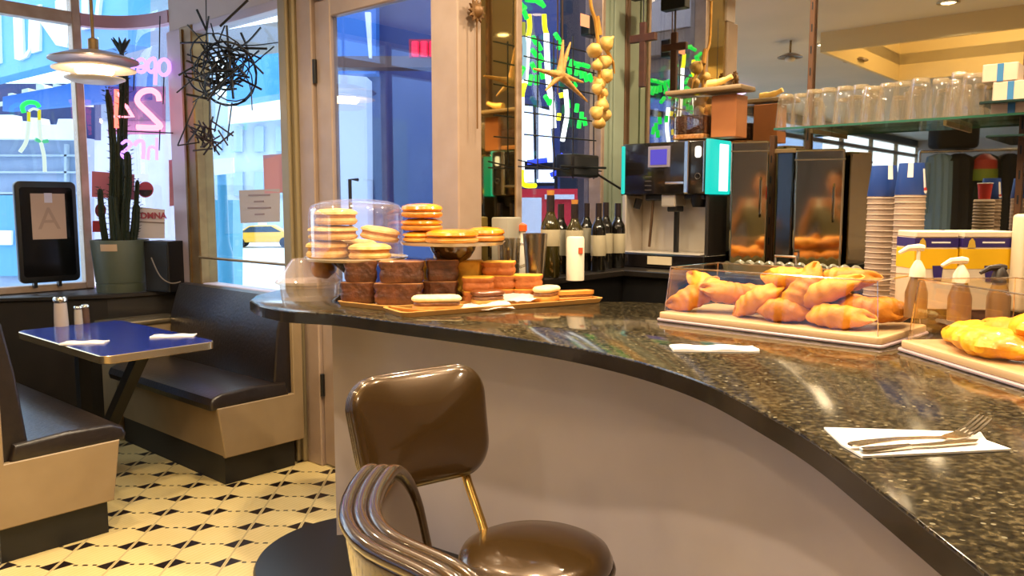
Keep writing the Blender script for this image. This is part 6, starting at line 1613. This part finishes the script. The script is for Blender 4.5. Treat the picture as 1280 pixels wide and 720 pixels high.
# head with face
hd_c = Vector((0, .035, 1.605))
def headf(d):
    f = 1.0
    if d.y > .3 and d.z < -.1: f += .05*d.y
    if abs(d.x) > .6 and d.z < -.3: f -= .12
    return f
MB().sphere(hd_c, (.074, .094, .115), 24, 18, headf).build('head', m_skin, pr)
MB().prism([(-.016, 0), (.016, 0), (.007, .05), (-.007, .05)], 0, .024, .006, 2, Matrix.Translation(hd_c + Vector((0, .084, -.028))) @ Matrix.Rotation(-PI/2, 4, 'X') @ Matrix.Rotation(PI, 4, 'Z') @ Matrix.Translation((0, -.05, 0))).build('nose', m_skin, pr)
for s in (-1, 1):
    MB().sphere(hd_c + Vector((s*.030, .083, .004)), (.013, .008, .009), 12, 8).build('eye', mat('eye_white', '#d8d0c8', .3), pr)
    MB().sphere(hd_c + Vector((s*.030, .089, .004)), (.006, .004, .006), 10, 6).build('iris', mat('iris_brown', '#2a1710', .2), pr)
    MB().sphere(hd_c + Vector((s*.077, -.005, -.005)), (.012, .022, .032), 12, 8).build('ear', m_skin, pr)
    MB().tube([hd_c + Vector((s*.014, .092, .026)), hd_c + Vector((s*.032, .090, .031)), hd_c + Vector((s*.048, .078, .026))], .0045, 6).build('eyebrow', m_hair, pr)
MB().tube([hd_c + Vector((-.024, .084, -.058)), hd_c + Vector((0, .092, -.060)), hd_c + Vector((.024, .084, -.058))], [.004, .0065, .004], 8).build('mouth', mat('lips', '#8e4a3c', .4), pr)
MB().sphere(hd_c + Vector((0, -.014, .022)), (.084, .098, .112), 28, 18, lambda d: (1 if (d.z > .12 or d.y < -.15) and not (d.y > .45 and d.z < .62) else .78) * (1+.03*math.sin(17*d.x+11*d.z))).build('hair', m_hair, pr)
# clothes
S_ = [(0, 0, .83, .178, .138), (0, 0, 1.06, .155, .115), (0, 0, 1.22, .175, .125), (0, 0, 1.36, .140, .095), (0, .005, 1.415, .072)]
Es = [(0, 1), (1, 2), (2, 3), (3, 4)]
for s in (-1, 1):
    a = len(S_); S_ += [(s*.175, .0, 1.37, .074), (s*.255, .07, 1.24, .062), (s*.275, .14, 1.13, .055), (s*.235, .205, 1.19, .050)]; Es += [(3, a), (a, a+1), (a+1, a+2), (a+2, a+3)]
skin_mesh('shirt', S_, Es, m_shirt, pr)
T_ = [(0, 0, .97, .160, .120), (0, 0, .86, .165, .125)]; Et = [(0, 1)]
for s in (-1, 1):
    a = len(T_); T_ += [(s*.095, .0, .76, .098), (s*.10, .02, .50, .074), (s*.105, -.01, .28, .066), (s*.105, -.02, .09, .058)]; Et += [(1, a), (a, a+1), (a+1, a+2), (a+2, a+3)]
skin_mesh('trousers', T_, Et, m_trou, pr)
for s in (-1, 1):
    MB().prism([(p[0]+s*.11, p[1]+.055) for p in rrect(.10, .28, .045, 6)], 0, .085, .03, 3).build('shoe', m_black, pr)
r = thing('phone', 'pale phone held up in the photographer\'s hands', 'phone', (0, -.030, 1.425 - .038))
MB().prism([(p[0], p[1]+.038) for p in rrect(.155, .076, .010, 5)], -.0045, .0045, .002, 2, Matrix.Rotation(PI/2, 4, 'X')).build('case', mat('phone_case', '#cfc6b4', .3), r)
MB().prism([(p[0], p[1]+.038) for p in rrect(.148, .070, .008, 5)], -.0005, .0005, 0, 1, Matrix.Translation((0, -.0048, 0)) @ Matrix.Rotation(PI/2, 4, 'X')).build('screen', mat('black_gloss'), r)
